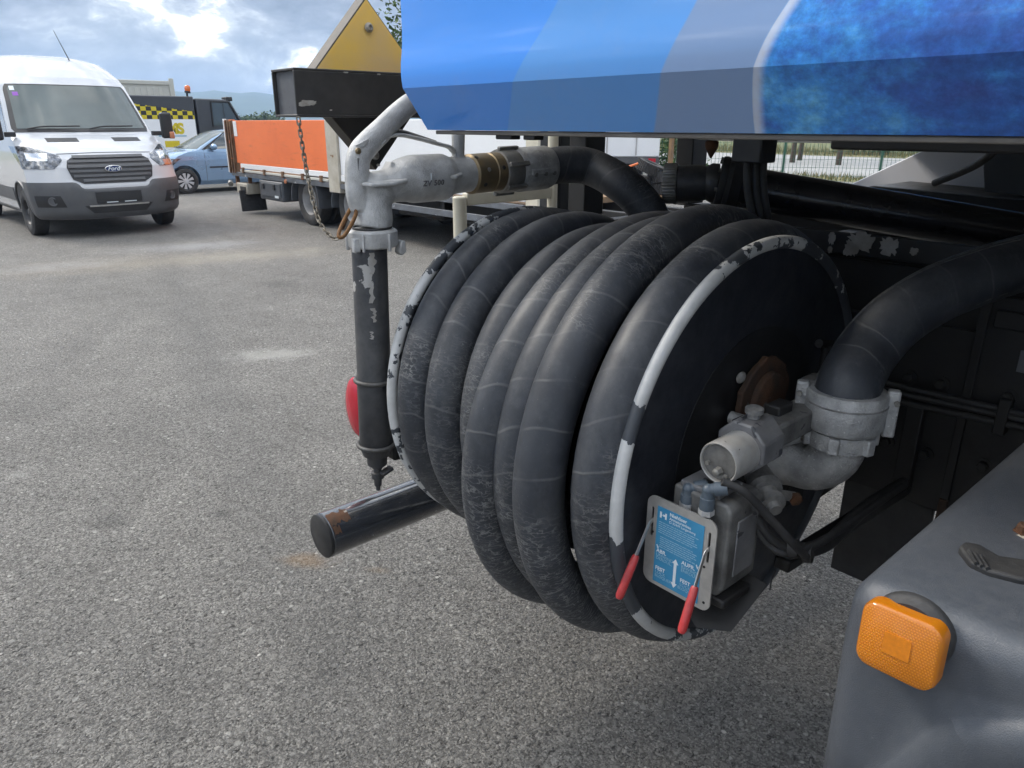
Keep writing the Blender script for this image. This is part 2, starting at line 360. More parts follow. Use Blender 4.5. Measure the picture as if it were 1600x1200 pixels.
def m_hose():
    m, t = mat_new('hose_rubber'); co = t.co
    uv = t.new('ShaderNodeTexCoord').outputs['UV']; q = t.sep(uv); u, v = q[0], q[1]
    base = t.mix(t.ramp(t.noise(co, 5, 6, .65), [(.35, 0.0), (.68, 1.0)]), (.0135, .016, .0215), (.033, .0375, .046))
    base = t.mix(t.m('MULTIPLY', t.ramp(t.noise(co, 34, 6, .7), [(.5, 0.0), (.75, 1.0)]), .45), base, (.068, .073, .080))
    # moulded wrap marks every nine centimetres, slightly slanted
    ph = t.m('ADD', t.m('DIVIDE', u, .088), t.m('ADD', t.m('MULTIPLY', t.m('SINE', t.m('MULTIPLY', v, 6.283)), .22), t.m('MULTIPLY', t.noise(co, 7, 2), .5)))
    fr = t.m('ABSOLUTE', t.m('SUBTRACT', t.m('FRACT', ph), .5))
    ring = t.m('MULTIPLY', t.smooth(fr, .045, .008), t.ramp(t.noise(co, 9, 4), [(.36, .15), (.58, 1.0)]))
    col = t.mix(t.m('MULTIPLY', ring, .36), base, (.17, .17, .165))
    # perished rubber: fine pale crazing across the hose, in patches
    cw = t.comb(t.m('MULTIPLY', u, 120.0), t.m('MULTIPLY', v, 10.0), t.m('MULTIPLY', t.noise(co, 40, 2), 1.0))
    cw = t.vm('ADD', cw, t.vm('SCALE', t.noise(co, 55, 4, out=1))); cw.node.inputs[1].links[0].from_node.inputs[3].default_value = 2.0
    de = t.voro(cw, 1.0, 'DISTANCE_TO_EDGE')
    crack = t.smooth(de, .11, .02)
    # low frequency patches, stronger on the lower hanging half
    z = t.sep(co)[2]
    pat = t.m('ADD', t.noise(co, 3.2, 5, .6), t.m('MULTIPLY', t.smooth(z, 1.30, .70), .20))
    cm = t.ramp(pat, [(.525, 0.0), (.66, 1.0)])
    cf = t.m('MULTIPLY', t.m('MULTIPLY', crack, cm), t.ramp(t.noise(co, 60, 3), [(.38, .1), (.6, 1.0)]))
    col = t.mix(t.m('MULTIPLY', cf, .58), col, (.25, .25, .24))
    ln = t.smooth(t.m('ABSOLUTE', t.m('SUBTRACT', t.m('FRACT', t.m('ADD', v, t.m('MULTIPLY', t.noise(co, 2.5, 2), .22))), .42)), .010, .002)
    col = t.mix(t.m('MULTIPLY', t.m('MULTIPLY', ln, t.ramp(t.noise(co, 16, 6, .8), [(.46, 0.0), (.62, 1.0)])), .7), col, (.24, .235, .215))
    dst = t.ramp(t.noise(t.vm('MULTIPLY', co, (1, 1, .6)), 8, 8, .75), [(.48, 0.0), (.74, 1.0)])
    col = t.mix(t.m('MULTIPLY', dst, .5), col, (.105, .107, .108))
    # scuff speckle
    sp = t.ramp(t.noise(co, 210, 3, .7), [(.67, 0.0), (.74, 1.0)])
    col = t.mix(t.m('MULTIPLY', sp, .4), col, (.22, .22, .21))
    t.put(t.b.inputs['Base Color'], col)
    t.put(t.b.inputs['Roughness'], t.m('ADD', .42, t.m('MULTIPLY', t.noise(co, 18, 6), .26)))
    bump(t, t.m('SUBTRACT', t.m('ADD', t.m('MULTIPLY', ring, .6), t.m('MULTIPLY', t.noise(co, 120, 4), .3)), t.m('MULTIPLY', t.m('MULTIPLY', crack, cm), .8)), .35, .0015)
    t.b.inputs['Specular IOR Level'].default_value = .6
    return m

def m_rim(name, stops):
    """white lacquer on a dark steel rim, worn off over stretches of the circle (stops: degrees, lacquer left)"""
    m, t = mat_new(name); co = t.co; s = t.sep(co)
    wh = t.mix(t.noise(co, 30, 5), (.66, .66, .64), (.47, .47, .46))
    dk = t.mix(t.noise(co, 12, 5), (.022, .027, .038), (.07, .075, .08))
    an = t.m('FRACT', t.m('DIVIDE', t.m('ADD', t.m('ARCTAN2', t.m('SUBTRACT', s[2], .995), t.m('SUBTRACT', s[1], 1.345)), 6.2832), 6.2832))
    an = t.m('ADD', an, t.m('MULTIPLY', t.m('SUBTRACT', t.noise(co, 38, 4, .6), .5), .022))
    lac = t.ramp(an, [(q / 360.0, v) for q, v in stops])
    n = t.m('ADD', t.m('MULTIPLY', t.noise(t.vm('ADD', co, (.3, .17, 2.25)), 22, 2, .4), .6), t.m('MULTIPLY', t.noise(co, 70, 5, .6), .4))
    f = t.smooth(t.m('SUBTRACT', lac, n), -.006, .006)
    grime = t.mix(t.ramp(t.noise(co, 9, 5, .6), [(.35, 0.0), (.6, .35)]), wh, (.16, .16, .15))
    col = t.mix(f, dk, grime)
    t.put(t.b.inputs['Base Color'], col); t.b.inputs['Roughness'].default_value = .5
    bump(t, t.m('ADD', f, t.m('MULTIPLY', t.noise(co, 150, 4), .4)), .35, .0015)
    return m

def m_panel():
    m, t = mat_new('blue_livery'); s = t.sep(t.co); x, z = s[0], s[2]
    h = t.m('SUBTRACT', z, 1.70)
    def edge(a, b, c, wd=.003):
        k = t.m('SUBTRACT', x, t.m('ADD', a, t.m('ADD', t.m('MULTIPLY', h, b), t.m('MULTIPLY', t.m('MULTIPLY', h, h), c))))
        return t.smooth(k, -wd, wd), k
    e1, k1 = edge(-1.032, .98, -.6); e2, k2 = edge(-.712, .62, -.4); e3, k3 = edge(-.562, .36, 1.6)
    c = t.mix(e1, (.055, .285, .84), (.10, .32, .74))
    c = t.mix(e2, c, (.20, .31, .52))
    ph = t.m('ADD', t.noise(t.vm('MULTIPLY', t.co, (1.2, 1, 1.8)), 11, 7, .7), t.m('ADD', .06, t.m('MULTIPLY', t.smooth(x, -.58, -.2), -.20)))
    pho = t.ramp(ph, [(.20, (.012, .055, .26)), (.42, (.02, .13, .48)), (.56, (.035, .25, .66)), (.74, (.14, .48, .80))])
    vio = t.ramp(t.noise(t.vm('MULTIPLY', t.co, (1, 1, 4)), 4, 4, .6), [(.48, 0.0), (.75, .55)])
    pho = t.mix(t.m('MULTIPLY', vio, t.smooth(x, -.5, -.25)), pho, (.05, .06, .30))
    fine = t.ramp(t.noise(t.co, 85, 5, .7), [(.3, .72), (.7, 1.28)])
    pho = t.mix(1.0, pho, fine, 'MULTIPLY')
    c = t.mix(e3, c, pho)
    line = t.m('MULTIPLY', t.m('MULTIPLY', t.smooth(k3, -.002, .001), t.smooth(k3, .020, .004)), .72)
    c = t.mix(line, c, (.66, .68, .72))
    c = t.mix(t.m('MULTIPLY', t.ramp(t.noise(t.co, 6, 6, .7), [(.55, 0.0), (.8, 1.0)]), .10), c, (.35, .36, .38))
    t.put(t.b.inputs['Base Color'], c); t.put(t.b.inputs['Roughness'], t.m('ADD', .13, t.m('MULTIPLY', t.noise(t.co, 4, 5), .12)))
    t.b.inputs['Coat Weight'].default_value = .6; t.b.inputs['Coat Roughness'].default_value = .08
    bump(t, t.noise(t.vm('MULTIPLY', t.co, (.4, 1, 1)), 4, 1), .03, .02)
    return m

def m_glass(name, col=(.03, .04, .045), rough=.06, spec=.8, coat=.6):
    m, t = mat_new(name)
    t.put(t.b.inputs['Base Color'], t.mix(t.noise(t.co, 1.6, 3), col, tuple(q * 2.2 for q in col)))
    t.b.inputs['Roughness'].default_value = rough; t.b.inputs['Specular IOR Level'].default_value = spec
    t.b.inputs['Coat Weight'].default_value = coat; t.b.inputs['Coat Roughness'].default_value = .02
    return m

def m_lens():
    m, t = mat_new('amber_lens'); s = t.sep(t.co)
    u = t.m('MULTIPLY', s[0], 300.0); v = t.m('MULTIPLY', s[2], 300.0)
    row = t.m('FLOOR', v); ux = t.m('ADD', u, t.m('MULTIPLY', t.m('MODULO', row, 2.0), .5))
    du = t.m('SUBTRACT', t.m('FRACT', ux), .5); dv = t.m('SUBTRACT', t.m('FRACT', v), .5)
    hgt = t.m('SUBTRACT', 1.0, t.m('MULTIPLY', t.m('MAXIMUM', t.m('ABSOLUTE', du), t.m('ABSOLUTE', dv)), 2.0))
    col = t.mix(hgt, (.44, .125, .004), (.70, .255, .010))
    t.put(t.b.inputs['Base Color'], col); t.b.inputs['Roughness'].default_value = .25
    t.b.inputs['Subsurface Weight'].default_value = .25; t.b.inputs['Subsurface Radius'].default_value = (.02, .008, .002)
    t.b.inputs['Coat Weight'].default_value = .5
    ny = t.sep(t.new('ShaderNodeNewGeometry').outputs['Normal'])[1]
    face = t.smooth(ny, -.75, -.95)
    t.put(t.b.inputs['Base Color'], t.mix(face, (.50, .16, .006), col))
    bump(t, t.m('MULTIPLY', hgt, face), .35, .001)
    return m

def m_orange():
    m, t = mat_new('orange_side_paint'); co = t.co
    c = t.mix(t.ramp(t.noise(co, 1.2, 5, .6), [(.35, 0.0), (.7, 1.0)]), (.90, .21, .06), (.78, .17, .05))
    c = t.mix(t.m('MULTIPLY', t.ramp(t.noise(t.vm('MULTIPLY', co, (.5, 1, 3)), 6, 6, .7), [(.56, 0.0), (.7, 1.0)]), .35), c, (.40, .13, .06))
    c = t.mix(t.ramp(t.noise(co, 5, 5, .6), [(.735, 0.0), (.745, .8)]), c, (.55, .40, .30))
    t.put(t.b.inputs['Base Color'], c); t.b.inputs['Roughness'].default_value = .5
    return m

def m_check():
    m, t = mat_new('check_print'); s = t.sep(t.co)
    a = t.m('FLOOR', t.m('DIVIDE', s[1], .145)); b = t.m('FLOOR', t.m('DIVIDE', t.m('SUBTRACT', s[2], 1.76), .118))
    f = t.m('MODULO', t.m('ADD', t.m('ADD', a, b), 100.0), 2.0)
    t.put(t.b.inputs['Base Color'], t.mix(f, (.62, .50, .02), (.025, .025, .026))); t.b.inputs['Roughness'].default_value = .4
    return m

def m_leaf(name, a, b):
    m, t = mat_new(name)
    g = t.new('ShaderNodeObjectInfo'); n = t.noise(t.co, 2.2, 3)
    t.put(t.b.inputs['Base Color'], t.mix(t.ramp(n, [(.3, 0.0), (.7, 1.0)]), a, b)); t.b.inputs['Roughness'].default_value = .6
    t.b.inputs['Subsurface Weight'].default_value = 0.0
    return m

def m_yard_grass():
    m, t = mat_new('verge_grass'); n = t.noise(t.co, .35, 6, .65); n2 = t.noise(t.co, 4, 5, .7)
    c = t.ramp(t.m('ADD', t.m('MULTIPLY', n, .6), t.m('MULTIPLY', n2, .4)), [(.32, (.07, .085, .03)), (.5, (.14, .14, .055)), (.68, (.26, .21, .11))])
    t.put(t.b.inputs['Base Color'], c); t.b.inputs['Roughness'].default_value = .9
    bump(t, n2, .6, .05); return m

M['asphalt'] = m_asphalt(); M['hose'] = m_hose(); M['rim_near'] = m_rim('near_rim_lacquer', [(0, .30), (62, .42), (84, .56), (98, .58), (103, .44), (112, .46), (119, .60), (128, .9), (152, .9), (154.5, .2), (161, .2), (163, .9), (185, .9), (187, .30), (197, .34), (204, .30), (212, .32), (216, .62), (236, .56), (246, .45), (300, .3)])
M['rim_far'] = m_rim('far_rim_lacquer', [(0, .4), (90, .46), (126, .48), (140, .56), (196, .58), (208, .50), (240, .6), (300, .5)])
M['livery'] = m_panel(); M['glass'] = m_glass('vehicle_glass'); M['windscreen'] = m_glass('windscreen_glass', (.075, .088, .085), .16, .4, 0.0)
M['amber'] = m_lens(); M['orange'] = m_orange(); M['check'] = m_check(); M['grass'] = m_yard_grass()
M['leaf'] = m_leaf('leaf_green', (.045, .095, .018), (.10, .16, .03)); M['leaf_far'] = m_leaf('leaf_far', (.04, .075, .025), (.07, .11, .03))
M['bark'] = pm('bark', (.09, .07, .05), (.05, .04, .03), 12, .9, bmp=.6, bs=40)
M['road'] = pm('pale_road', (.33, .33, .32), (.27, .27, .265), 1.5, .85, bmp=.3, bs=60)
M['hills'] = pm('forested_hills', (.035, .065, .050), (.05, .085, .06), .02, .95, .05)
M['field'] = pm('field_ground', (.085, .115, .035), (.14, .14, .06), .05, .95, .05)
M['placard'] = pm('yellow_placard', (.95, .60, .06), (.78, .53, .22), 4, .5, .15, dust=((.55, .44, .28), .5, 5), lo=.30, hi=.60)
M['placard_edge'] = pm('placard_frame', (.075, .063, .05), (.055, .048, .04), 20, .6)
M['post_paint'] = pm('worn_post', (.50, .47, .40), (.38, .34, .27), 5, .6, .1, chips=((.20, .11, .05), 5, .66))
M['rust_post'] = pm('rusted_post', (.13, .065, .035), (.20, .12, .07), 8, .8, .1, chips=((.45, .13, .05), 6, .60))
M['van_white'] = pm('van_white', (.54, .55, .565), (.52, .53, .545), 1.0, .22, .06, coat=.6)
M['trim_grey'] = pm('bumper_plastic', (.085, .087, .092), (.07, .072, .076), 3, .5, .12, dust=((.2, .19, .18), .2, 8))
M['trim_black'] = pm('black_trim', (.016, .016, .017), (.022, .022, .023), 6, .45)
M['chrome'] = pm('chrome', (.75, .76, .77), (.68, .69, .70), 10, .12, .05, metal=1.0)
M['lamp_glass'] = pm('headlamp_glass', (.22, .23, .25), (.06, .065, .07), 14, .12, .06, metal=.35, coat=1.0, lo=.42, hi=.58)
M['lamp_amber'] = pm('indicator_amber', (.55, .20, .08), (.40, .13, .06), 20, .2, .05, coat=.8)
M['badge_blue'] = pm('badge_blue', (.012, .03, .11), (.015, .036, .13), 10, .2, .05, coat=.8)
M['car_blue'] = pm('light_blue_metallic', (.235, .36, .52), (.215, .335, .49), .8, .28, .06, metal=.35, coat=.8)
M['rim_alu'] = pm('wheel_cover', (.62, .63, .64), (.52, .53, .54), 6, .35, .1, metal=.4)
M['rim_dark'] = pm('steel_wheel', (.025, .025, .027), (.04, .04, .042), 10, .45)
M['wheel_grey'] = pm('grey_steel_wheel', (.34, .34, .34), (.24, .235, .23), 7, .55, .1, dust=((.25, .22, .19), .35, 9))
M['anthracite'] = pm('anthracite_body', (.040, .043, .050), (.048, .051, .058), 1, .38, .08, coat=.3)
M['yellow'] = pm('yellow_print', (.66, .52, .02), (.60, .47, .02), 9, .45)
M['beacon'] = pm('beacon_orange', (.75, .16, .015), (.62, .12, .01), 20, .2, .05, coat=.7)
M['container'] = pm('container_beige', (.55, .55, .50), (.50, .50, .455), 1, .55, dust=((.35, .33, .28), .2, 2))
M['grey_rail'] = pm('trailer_rail', (.14, .155, .175), (.10, .105, .115), 6, .55, .1, chips=((.48, .48, .47), 5, .64))
M['toolbox'] = pm('toolbox_plastic', (.075, .083, .095), (.06, .066, .075), 5, .5, dust=((.2, .2, .2), .25, 9))
M['fence_green'] = pm('fence_green', (.035, .12, .075), (.03, .10, .06), 8, .5)
M['wood'] = pm('weathered_wood', (.25, .15, .07), (.15, .10, .06), 6, .85, bmp=.3, bs=40)
M['alu_belly'] = pm('aluminium_belly', (.80, .78, .74), (.62, .60, .56), 3.5, .32, .2, metal=.7, bmp=.12, bs=14, chips=((.05, .05, .052), 2.2, .62))
M['disc'] = pm('flange_enamel', (.009, .0105, .016), (.015, .017, .023), 7, .42, .25, bmp=.25, bs=60, chips=((.12, .125, .14), 130, .735), dust=((.085, .09, .10), .5, 30))
M['holder'] = pm('holder_tube_paint', (.020, .021, .024), (.034, .034, .035), 8, .42, .2, bmp=.15, bs=120, chips=((.33, .32, .30), 11, .67), dust=((.17, .165, .155), .30, 30))
M['underrun'] = pm('underrun_paint', (.014, .018, .026), (.020, .023, .029), 9, .16, .12, coat=1.0, spec=1.0, bmp=.08, bs=130, chips=((.20, .20, .20), 60, .72), dust=(DUST, .15, 20))
M['clamp_wire'] = pm('dull_wire', (.10, .10, .098), (.07, .065, .06), 60, .55, metal=.4)
M['peel'] = pm('peeled_zinc', (.34, .33, .31), (.24, .225, .20), 25, .65, .1)
M['stain_shade'] = pm('pale_stain', (.55, .50, .40), (.42, .37, .28), 60, .8)
M['lens_core'] = pm('lens_core', (.62, .20, .01), (.50, .15, .008), 200, .3)
M['seal'] = pm('edge_seal', (.16, .145, .125), (.11, .10, .09), 20, .7)
M['end_plate'] = pm('beam_end_grey', (.12, .125, .135), (.08, .083, .09), 14, .55, .2, chips=((.02, .02, .02), 40, .70))  # lighter grey for the lit inside of the rear beam; type plate too
M['seam'] = pm('hose_seam', (.15, .148, .14), (.05, .05, .05), 60, .6)
M['rust_ring'] = pm('rusty_drive_ring', (.12, .055, .028), (.05, .032, .022), 16, .85, .1, bmp=.7, bs=120, chips=((.10, .095, .085), 24, .64))

# ------------------------------------------------------------------ the setting
def sheet(name, mat, x0, x1, y0, y1, z, kind='structure'):
    o = MB().add([(x0, y0, z), (x1, y0, z), (x1, y1, z), (x0, y1, z)], [(0, 1, 2, 3)]).build(name, mat, None, angle=0)
    o['kind'] = kind; return o
sheet('field_terrain', M['field'], -2600, 2600, -2600, 2600, -.012)
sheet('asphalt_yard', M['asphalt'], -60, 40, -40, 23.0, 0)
sheet('pale_road', M['road'], -120, 60, 24.2, 40.0, -.004)
# grass verges, as bumpy strips with blades
def verge(name, x0, x1, y0, y1, n, label, hgt=.22):
    mb = MB(); rnd = random.Random(len(name) * 7)
    mb.add([(x0, y0, .004), (x1, y0, .004), (x1, y1, .004), (x0, y1, .004)], [(0, 1, 2, 3)])
    for k in range(n):
        x, y = rnd.uniform(x0, x1), rnd.uniform(y0, y1); a = rnd.uniform(0, 6.28); h = hgt * rnd.uniform(.4, 1.1); l = .05
        dx, dy = math.cos(a) * .02, math.sin(a) * .02; lx, ly = rnd.uniform(-.08, .08), rnd.uniform(-.08, .08)
        mb.add([(x - dx, y - dy, 0), (x + dx, y + dy, 0), (x + lx, y + ly, h)], [(0, 1, 2)])
    o = mb.build(name, M['grass'], None, angle=0); tag(o, label, 'grass', kind='stuff')
verge('verge_grass', -40, 5, 22.6, 24.3, 5000, 'thin green grass strip along the wire mesh fence')
verge('verge_grass', -60, 10, 40, 46, 9000, 'rough grass bank beyond the pale road', .5)

# far hills: a long wooded ridge
def hills():
    mb = MB(); N = 120; vs = []
    for i in range(N + 1):
        a = -.9 + 1.8 * i / N                      # around the view heading
        dirv = head * math.cos(a) - right * math.sin(a)
        hgt = 60 + 50 * max(-.45, min(.35, a - .32)) + 22 * noise.noise(Vector((a * 3.1 + 2.3, .3, 0))) + 14 * noise.noise(Vector((a * 11, 1.3, 0))) + 4 * noise.noise(Vector((a * 40, 2.3, 0)))
        for dist, k in ((1250, 0.0), (1420, .45), (1600, .8), (1750, 1.0), (2000, .85), (2400, .0)):
            p = dirv * dist; vs.append((p.x, p.y, -1 + hgt * k * (1 + .12 * noise.noise(Vector((a * 25, k * 3, 5))))))
    fs = []
    for i in range(N):
        for k in range(5): fs.append((i * 6 + k, i * 6 + k + 1, (i + 1) * 6 + k + 1, (i + 1) * 6 + k))
    o = mb.add(vs, fs).build('hills', M['hills'], None, angle=180); o['kind'] = 'structure'
hills()

# ------------------------------------------------------------------ the tank truck
T = root('tank_truck', (-.3, 1.9, 0), 'blue tank truck with hose reel hung under its rear side skirt', 'truck')

# blue side skirt: folded sheet, lower fold leans in
def skirt():
    prof = [(.958, 1.637), (.900, 1.717), (.8978, 1.732), (.8970, 1.748), (.8982, 1.765), (.9010, 1.782), (.9032, 1.80), (.9044, 1.825), (.9042, 1.86), (.903, 2.0), (.903, 2.75)]
    x0, x1 = -1.352, 3.2; mb = MB(); nx = 40; vs = []; fs = []
    for i in range(nx + 1):
        x = x0 + (x1 - x0) * i / nx
        for y, z in prof: vs.append((x, y, z))
        for y, z in reversed(prof): vs.append((x, y + .018, z))
    m = len(prof) * 2
    for i in range(nx):
        for k in range(m): fs.append((i * m + k, i * m + (k + 1) % m, (i + 1) * m + (k + 1) % m, (i + 1) * m + k))
    fs.append(tuple(range(m))); fs.append(tuple(nx * m + k for k in range(m)))
    return mb.add(vs, fs)
sk = skirt().build('side_skirt', M['livery'], T, bevel=.0, angle=25)
lip = MB(); lip.span((-1.33, .962, 1.6285), (3.2, .992, 1.6362)); lip.build('edge_seal', M['seal'], sk, bevel=.002)
for px_, wd in ((792, .045), (832, .03)):
    p = at(px_, 206, 'Y', .975); MB().span((p.x - wd / 2, .965, 1.621), (p.x + wd / 2, .99, 1.6292)).build('clip', M['chassis'], sk, bevel=.002)

# tank: horizontal elliptic shell with domed end
def tank():
    mb = MB(); n = 64; st = []
    for x, k in ((-1.86, .30), (-1.83, .52), (-1.77, .72), (-1.68, .86), (-1.56, .95), (-1.42, .99), (-1.25, 1.0), (3.2, 1.0), (3.35, .8), (3.4, .4)): st.append((x, k))
    vs = []; fs = []
    for x, k in st:
        for i in range(n):
            a = 2 * math.pi * i / n; c_, s_ = math.cos(a), math.sin(a)
            ex = .72
            vs.append((x, 2.1 + .98 * k * math.copysign(abs(c_) ** ex, c_), 2.26 + .66 * k * math.copysign(abs(s_) ** ex, s_)))
    for j in range(len(st) - 1):
        for i in range(n): fs.append((j * n + i, j * n + (i + 1) % n, (j + 1) * n + (i + 1) % n, (j + 1) * n + i))
    fs.append(tuple(range(n))); fs.append(tuple((len(st) - 1) * n + i for i in range(n)))
    return mb.add(vs, fs)
tank().build('tank_shell', M['alu_belly'], T)
MB().span((-.57, 1.16, 1.612), (2.6, 1.24, 1.640)).build('under_rail', M['black_paint'], T, bevel=.004)
# opposite side skirt so the body closes
MB().span((-1.35, 3.28, 1.64), (3.2, 3.30, 2.75)).build('far_skirt', M['livery'], T)
MB().span((-1.3, .91, 2.752), (3.2, 3.29, 2.79)).build('walkway_top', M['alu_belly'], T)

# chassis: two channel rails with cross members
def rail(y, s):
    mb = MB(); a, b = -1.95, 3.2
    mb.span((a, y - .004, .98), (b, y + .004, 1.325)); mb.span((a, min(y, y + s * .08), 1.325), (b, max(y, y + s * .08), 1.334)); mb.span((a, min(y, y + s * .08), .971), (b, max(y, y + s * .08), .98))
    return mb.build('chassis_rail', M['chassis'], T, bevel=.003)
rail(1.90, 1); rail(2.72, -1)
for x in (-1.93, -1.15, .6): MB().span((x - .03, 1.99, 1.0), (x + .03, 2.63, 1.30)).build('cross_member', M['chassis'], T, bevel=.004)
for x, y in ((1.2, 2.3), (2.4, 2.3)):
    MB().span((x - .6, 2.0, 1.34), (x + .2, 2.62, 1.60)).build('tank_saddle', M['chassis'], T, bevel=.006)
mp = MB(); mp.span((-.50, 1.868, .70), (.9, 1.884, 1.29)); mpl = mp.build('mounting_plate', M['chassis'], T, bevel=.004)
MB().span((-.98, 1.872, .735), (-.506, 1.886, 1.20)).build('mounting_plate', M['chassis'], T, bevel=.004)
MB().span((-.512, 1.856, .782), (-.492, 1.866, 1.28)).build('plate_edge', M['chassis'], T, bevel=.002)
MB().span((-.512, 1.856, .52), (-.492, 1.866, .78)).build('plate_edge', M['rust_dark'], T, bevel=.002)
for j, (zz, yy) in enumerate(((1.045, 1.846), (1.026, 1.848), (1.004, 1.845))):
    MB().tube(catmull([V(-1.0, yy, zz + .012), V(-.7, yy, zz - .004), V(-.3, yy, zz + .006 * j), V(.1, yy - .01, zz), V(.8, yy, zz + .01)], 8), .0075, 10).build('air_line', M['rubber'], T)
for xx in (-.86, -.42, .05): MB().span((xx - .012, 1.836, .985), (xx + .012, 1.868, 1.07)).build('line_clip', M['chassis'], T, bevel=.003)
for xx, z0_, z1_ in ((-.30, .72, .97), (-.08, .72, 1.2)): MB().span((xx - .02, 1.858, z0_), (xx + .02, 1.867, z1_)).build('stiffener', M['chassis'], T, bevel=.003)
MB().span((-.42, 1.8655, 1.13), (-.30, 1.8675, 1.18)).build('type_plate', M['end_plate'], T, bevel=.001)
MB().span((-.48, 1.852, 1.222), (.4, 1.866, 1.262)).build('angle_iron', M['chassis'], T, bevel=.003)
for bx_, by_ in ((1420, 590), (1470, 600), (1575, 620), (1445, 710), (1536, 728), (1385, 690)):
    p = at(bx_, by_, 'Y', 1.866)
    b_ = MB(); b_.lathe(p + V(0, .004, 0), (0, -1, 0), [(0, .019), (.004, .019)], 20); b_.lathe(p + V(0, 0, 0), (0, -1, 0), [(0, .0125), (.011, .0125), (.013, .010)], 6); b_.build('bolt', M['chassis'], T)
# flange bracket with peeling lacquer above the reel
MB().span((-1.02, 1.862, 1.338), (-.42, 1.874, 1.392)).build('lacquered_bracket', M['black_paint'], T, bevel=.003)
def flake(cx, cy, plane, val, w_, h_, seed, name='peeled_patch', mat='peel', parent=T, nrm=None, th=.0012):
    """an irregular scab of bare metal left where the lacquer came off; w_, h_ in metres"""
    rnd = random.Random(seed); c = at(cx, cy, plane, val) if plane else Vector(cx); n = 26; pts = []
    if nrm is None: nrm = V(0, -1, 0) if plane == 'Y' else V(1, 0, 0)
    u = V(0, 0, 1).cross(nrm).normalized() if abs(nrm.z) < .9 else V(1, 0, 0); v = nrm.cross(u)
    for k in range(n):
        a = 2 * math.pi * k / n; r_ = rnd.uniform(.55, 1.0) if k % 2 else rnd.uniform(.75, 1.05)
        pts.append(c + u * (math.copysign(abs(math.cos(a)) ** .7, math.cos(a)) * w_ / 2 * r_) + v * (math.copysign(abs(math.sin(a)) ** .7, math.sin(a)) * h_ / 2 * r_))
    return MB().prism(pts, nrm * th).build(name, M[mat], parent, angle=0)
for a in ((1345, 378, .075, .055, 1), (1330, 388, .04, .05, 2), (1390, 385, .05, .05, 3), (1428, 393, .022, .02, 5), (1300, 372, .02, .035, 6), (1297, 390, .014, .02, 8)):
    flake(a[0], a[1], 'Y', 1.861, a[2], a[3], a[4])

# rear cross beam (open square tube), underrun tube, placard, tail lamp
bz0, bz1, bx0, bx1, by0, by1, wt = 1.665, 1.778, -1.925, -1.80, .885, 3.25, .006
bm_ = MB(); bm_.span((bx0, by0, bz1 - wt), (bx1, by1, bz1)); bm_.span((bx0, by0, bz0), (bx1, by1, bz0 + wt))
bm_.span((bx0, by0, bz0 + wt), (bx0 + wt, by1, bz1 - wt)); bm_.span((bx1 - wt, by0, bz0 + wt), (bx1, by1, bz1 - wt))
bo = bm_.build('rear_beam', M['beam_paint'], T, bevel=.0015)
MB().span((bx0 + wt, by0 + .010, bz0 + wt), (bx1 - wt, by0 + .016, bz1 - wt)).build('beam_lit_inside', M['end_plate'], bo)  # added plate, its lighter grey stands for the lit inner wall
flake(481, 161, 'X', bx1 + .0003, .052, .016, 11, mat='bare_chip', parent=bo)
flake(472, 163, 'X', bx1 + .0006, .022, .012, 12, mat='bare_chip', parent=bo)
for q in ((540, 113, .016, .004, 13), (592, 116, .014, .004, 15), (517, 172, .008, .004, 16)): flake(q[0], q[1], 'X', bx1 + .0004, q[2], q[3], q[4], mat='bare_chip', parent=bo)
MB().span((-1.90, 1.95, 1.34), (-1.82, 2.05, 1.664)).build('beam_post', M['chassis'], T, bevel=.004)
MB().span((-1.90, 2.57, 1.34), (-1.82, 2.67, 1.664)).build('beam_post', M['chassis'], T, bevel=.004)

un = MB(); ux_, uz_, ur_ = -1.668, .582, .063
un.lathe((ux_, .784, uz_), (0, 1, 0), [(0, ur_ - .003), (.003, ur_), (2.45, ur_), (2.453, ur_ - .003)], 40)
uo = un.build('underrun_tube', M['underrun'], T)
MB().lathe((ux_, .7745, uz_), (0, 1, 0), [(0, ur_ - .004), (.002, ur_ - .001), (.0085, ur_ - .001), (.0093, ur_ - .004)], 40).build('end_cap', M['black_paint'], uo)
def tube_flake(ya, an0, w_, da, seed, mat, name):
    rnd = random.Random(seed); vs = []; n = 9
    top = [(ya + w_ * (k / n - .5), an0 + da * rnd.uniform(.25, .6)) for k in range(n + 1)]
    bot = [(ya + w_ * (k / n - .5), an0 - da * rnd.uniform(.2, .6)) for k in range(n + 1)]
    vs = []; fs = []
    for (y1, a1), (y2, a2) in zip(top, bot):
        for j in range(6):
            a = a2 + (a1 - a2) * j / 5; vs.append((ux_ + (ur_ + .0009) * math.cos(a), y1, uz_ + (ur_ + .0009) * math.sin(a)))
    for i in range(n):
        for j in range(5): fs.append((i * 6 + j, (i + 1) * 6 + j, (i + 1) * 6 + j + 1, i * 6 + j + 1))
    MB().add(vs, fs).build(name, M[mat], uo)
tube_flake(.818, 1.15, .06, .75, 3, 'rust', 'rust_patch'); tube_flake(.80, .55, .02, .4, 5, 'rust', 'rust_patch'); tube_flake(.845, 1.25, .008, .12, 6, 'bare_chip', 'chip')
for y in (2.0, 2.62): MB().span((-1.70, y - .03, .64), (-1.62, y + .03, .97)).build('underrun_bracket', M['chassis'], T, bevel=.004)

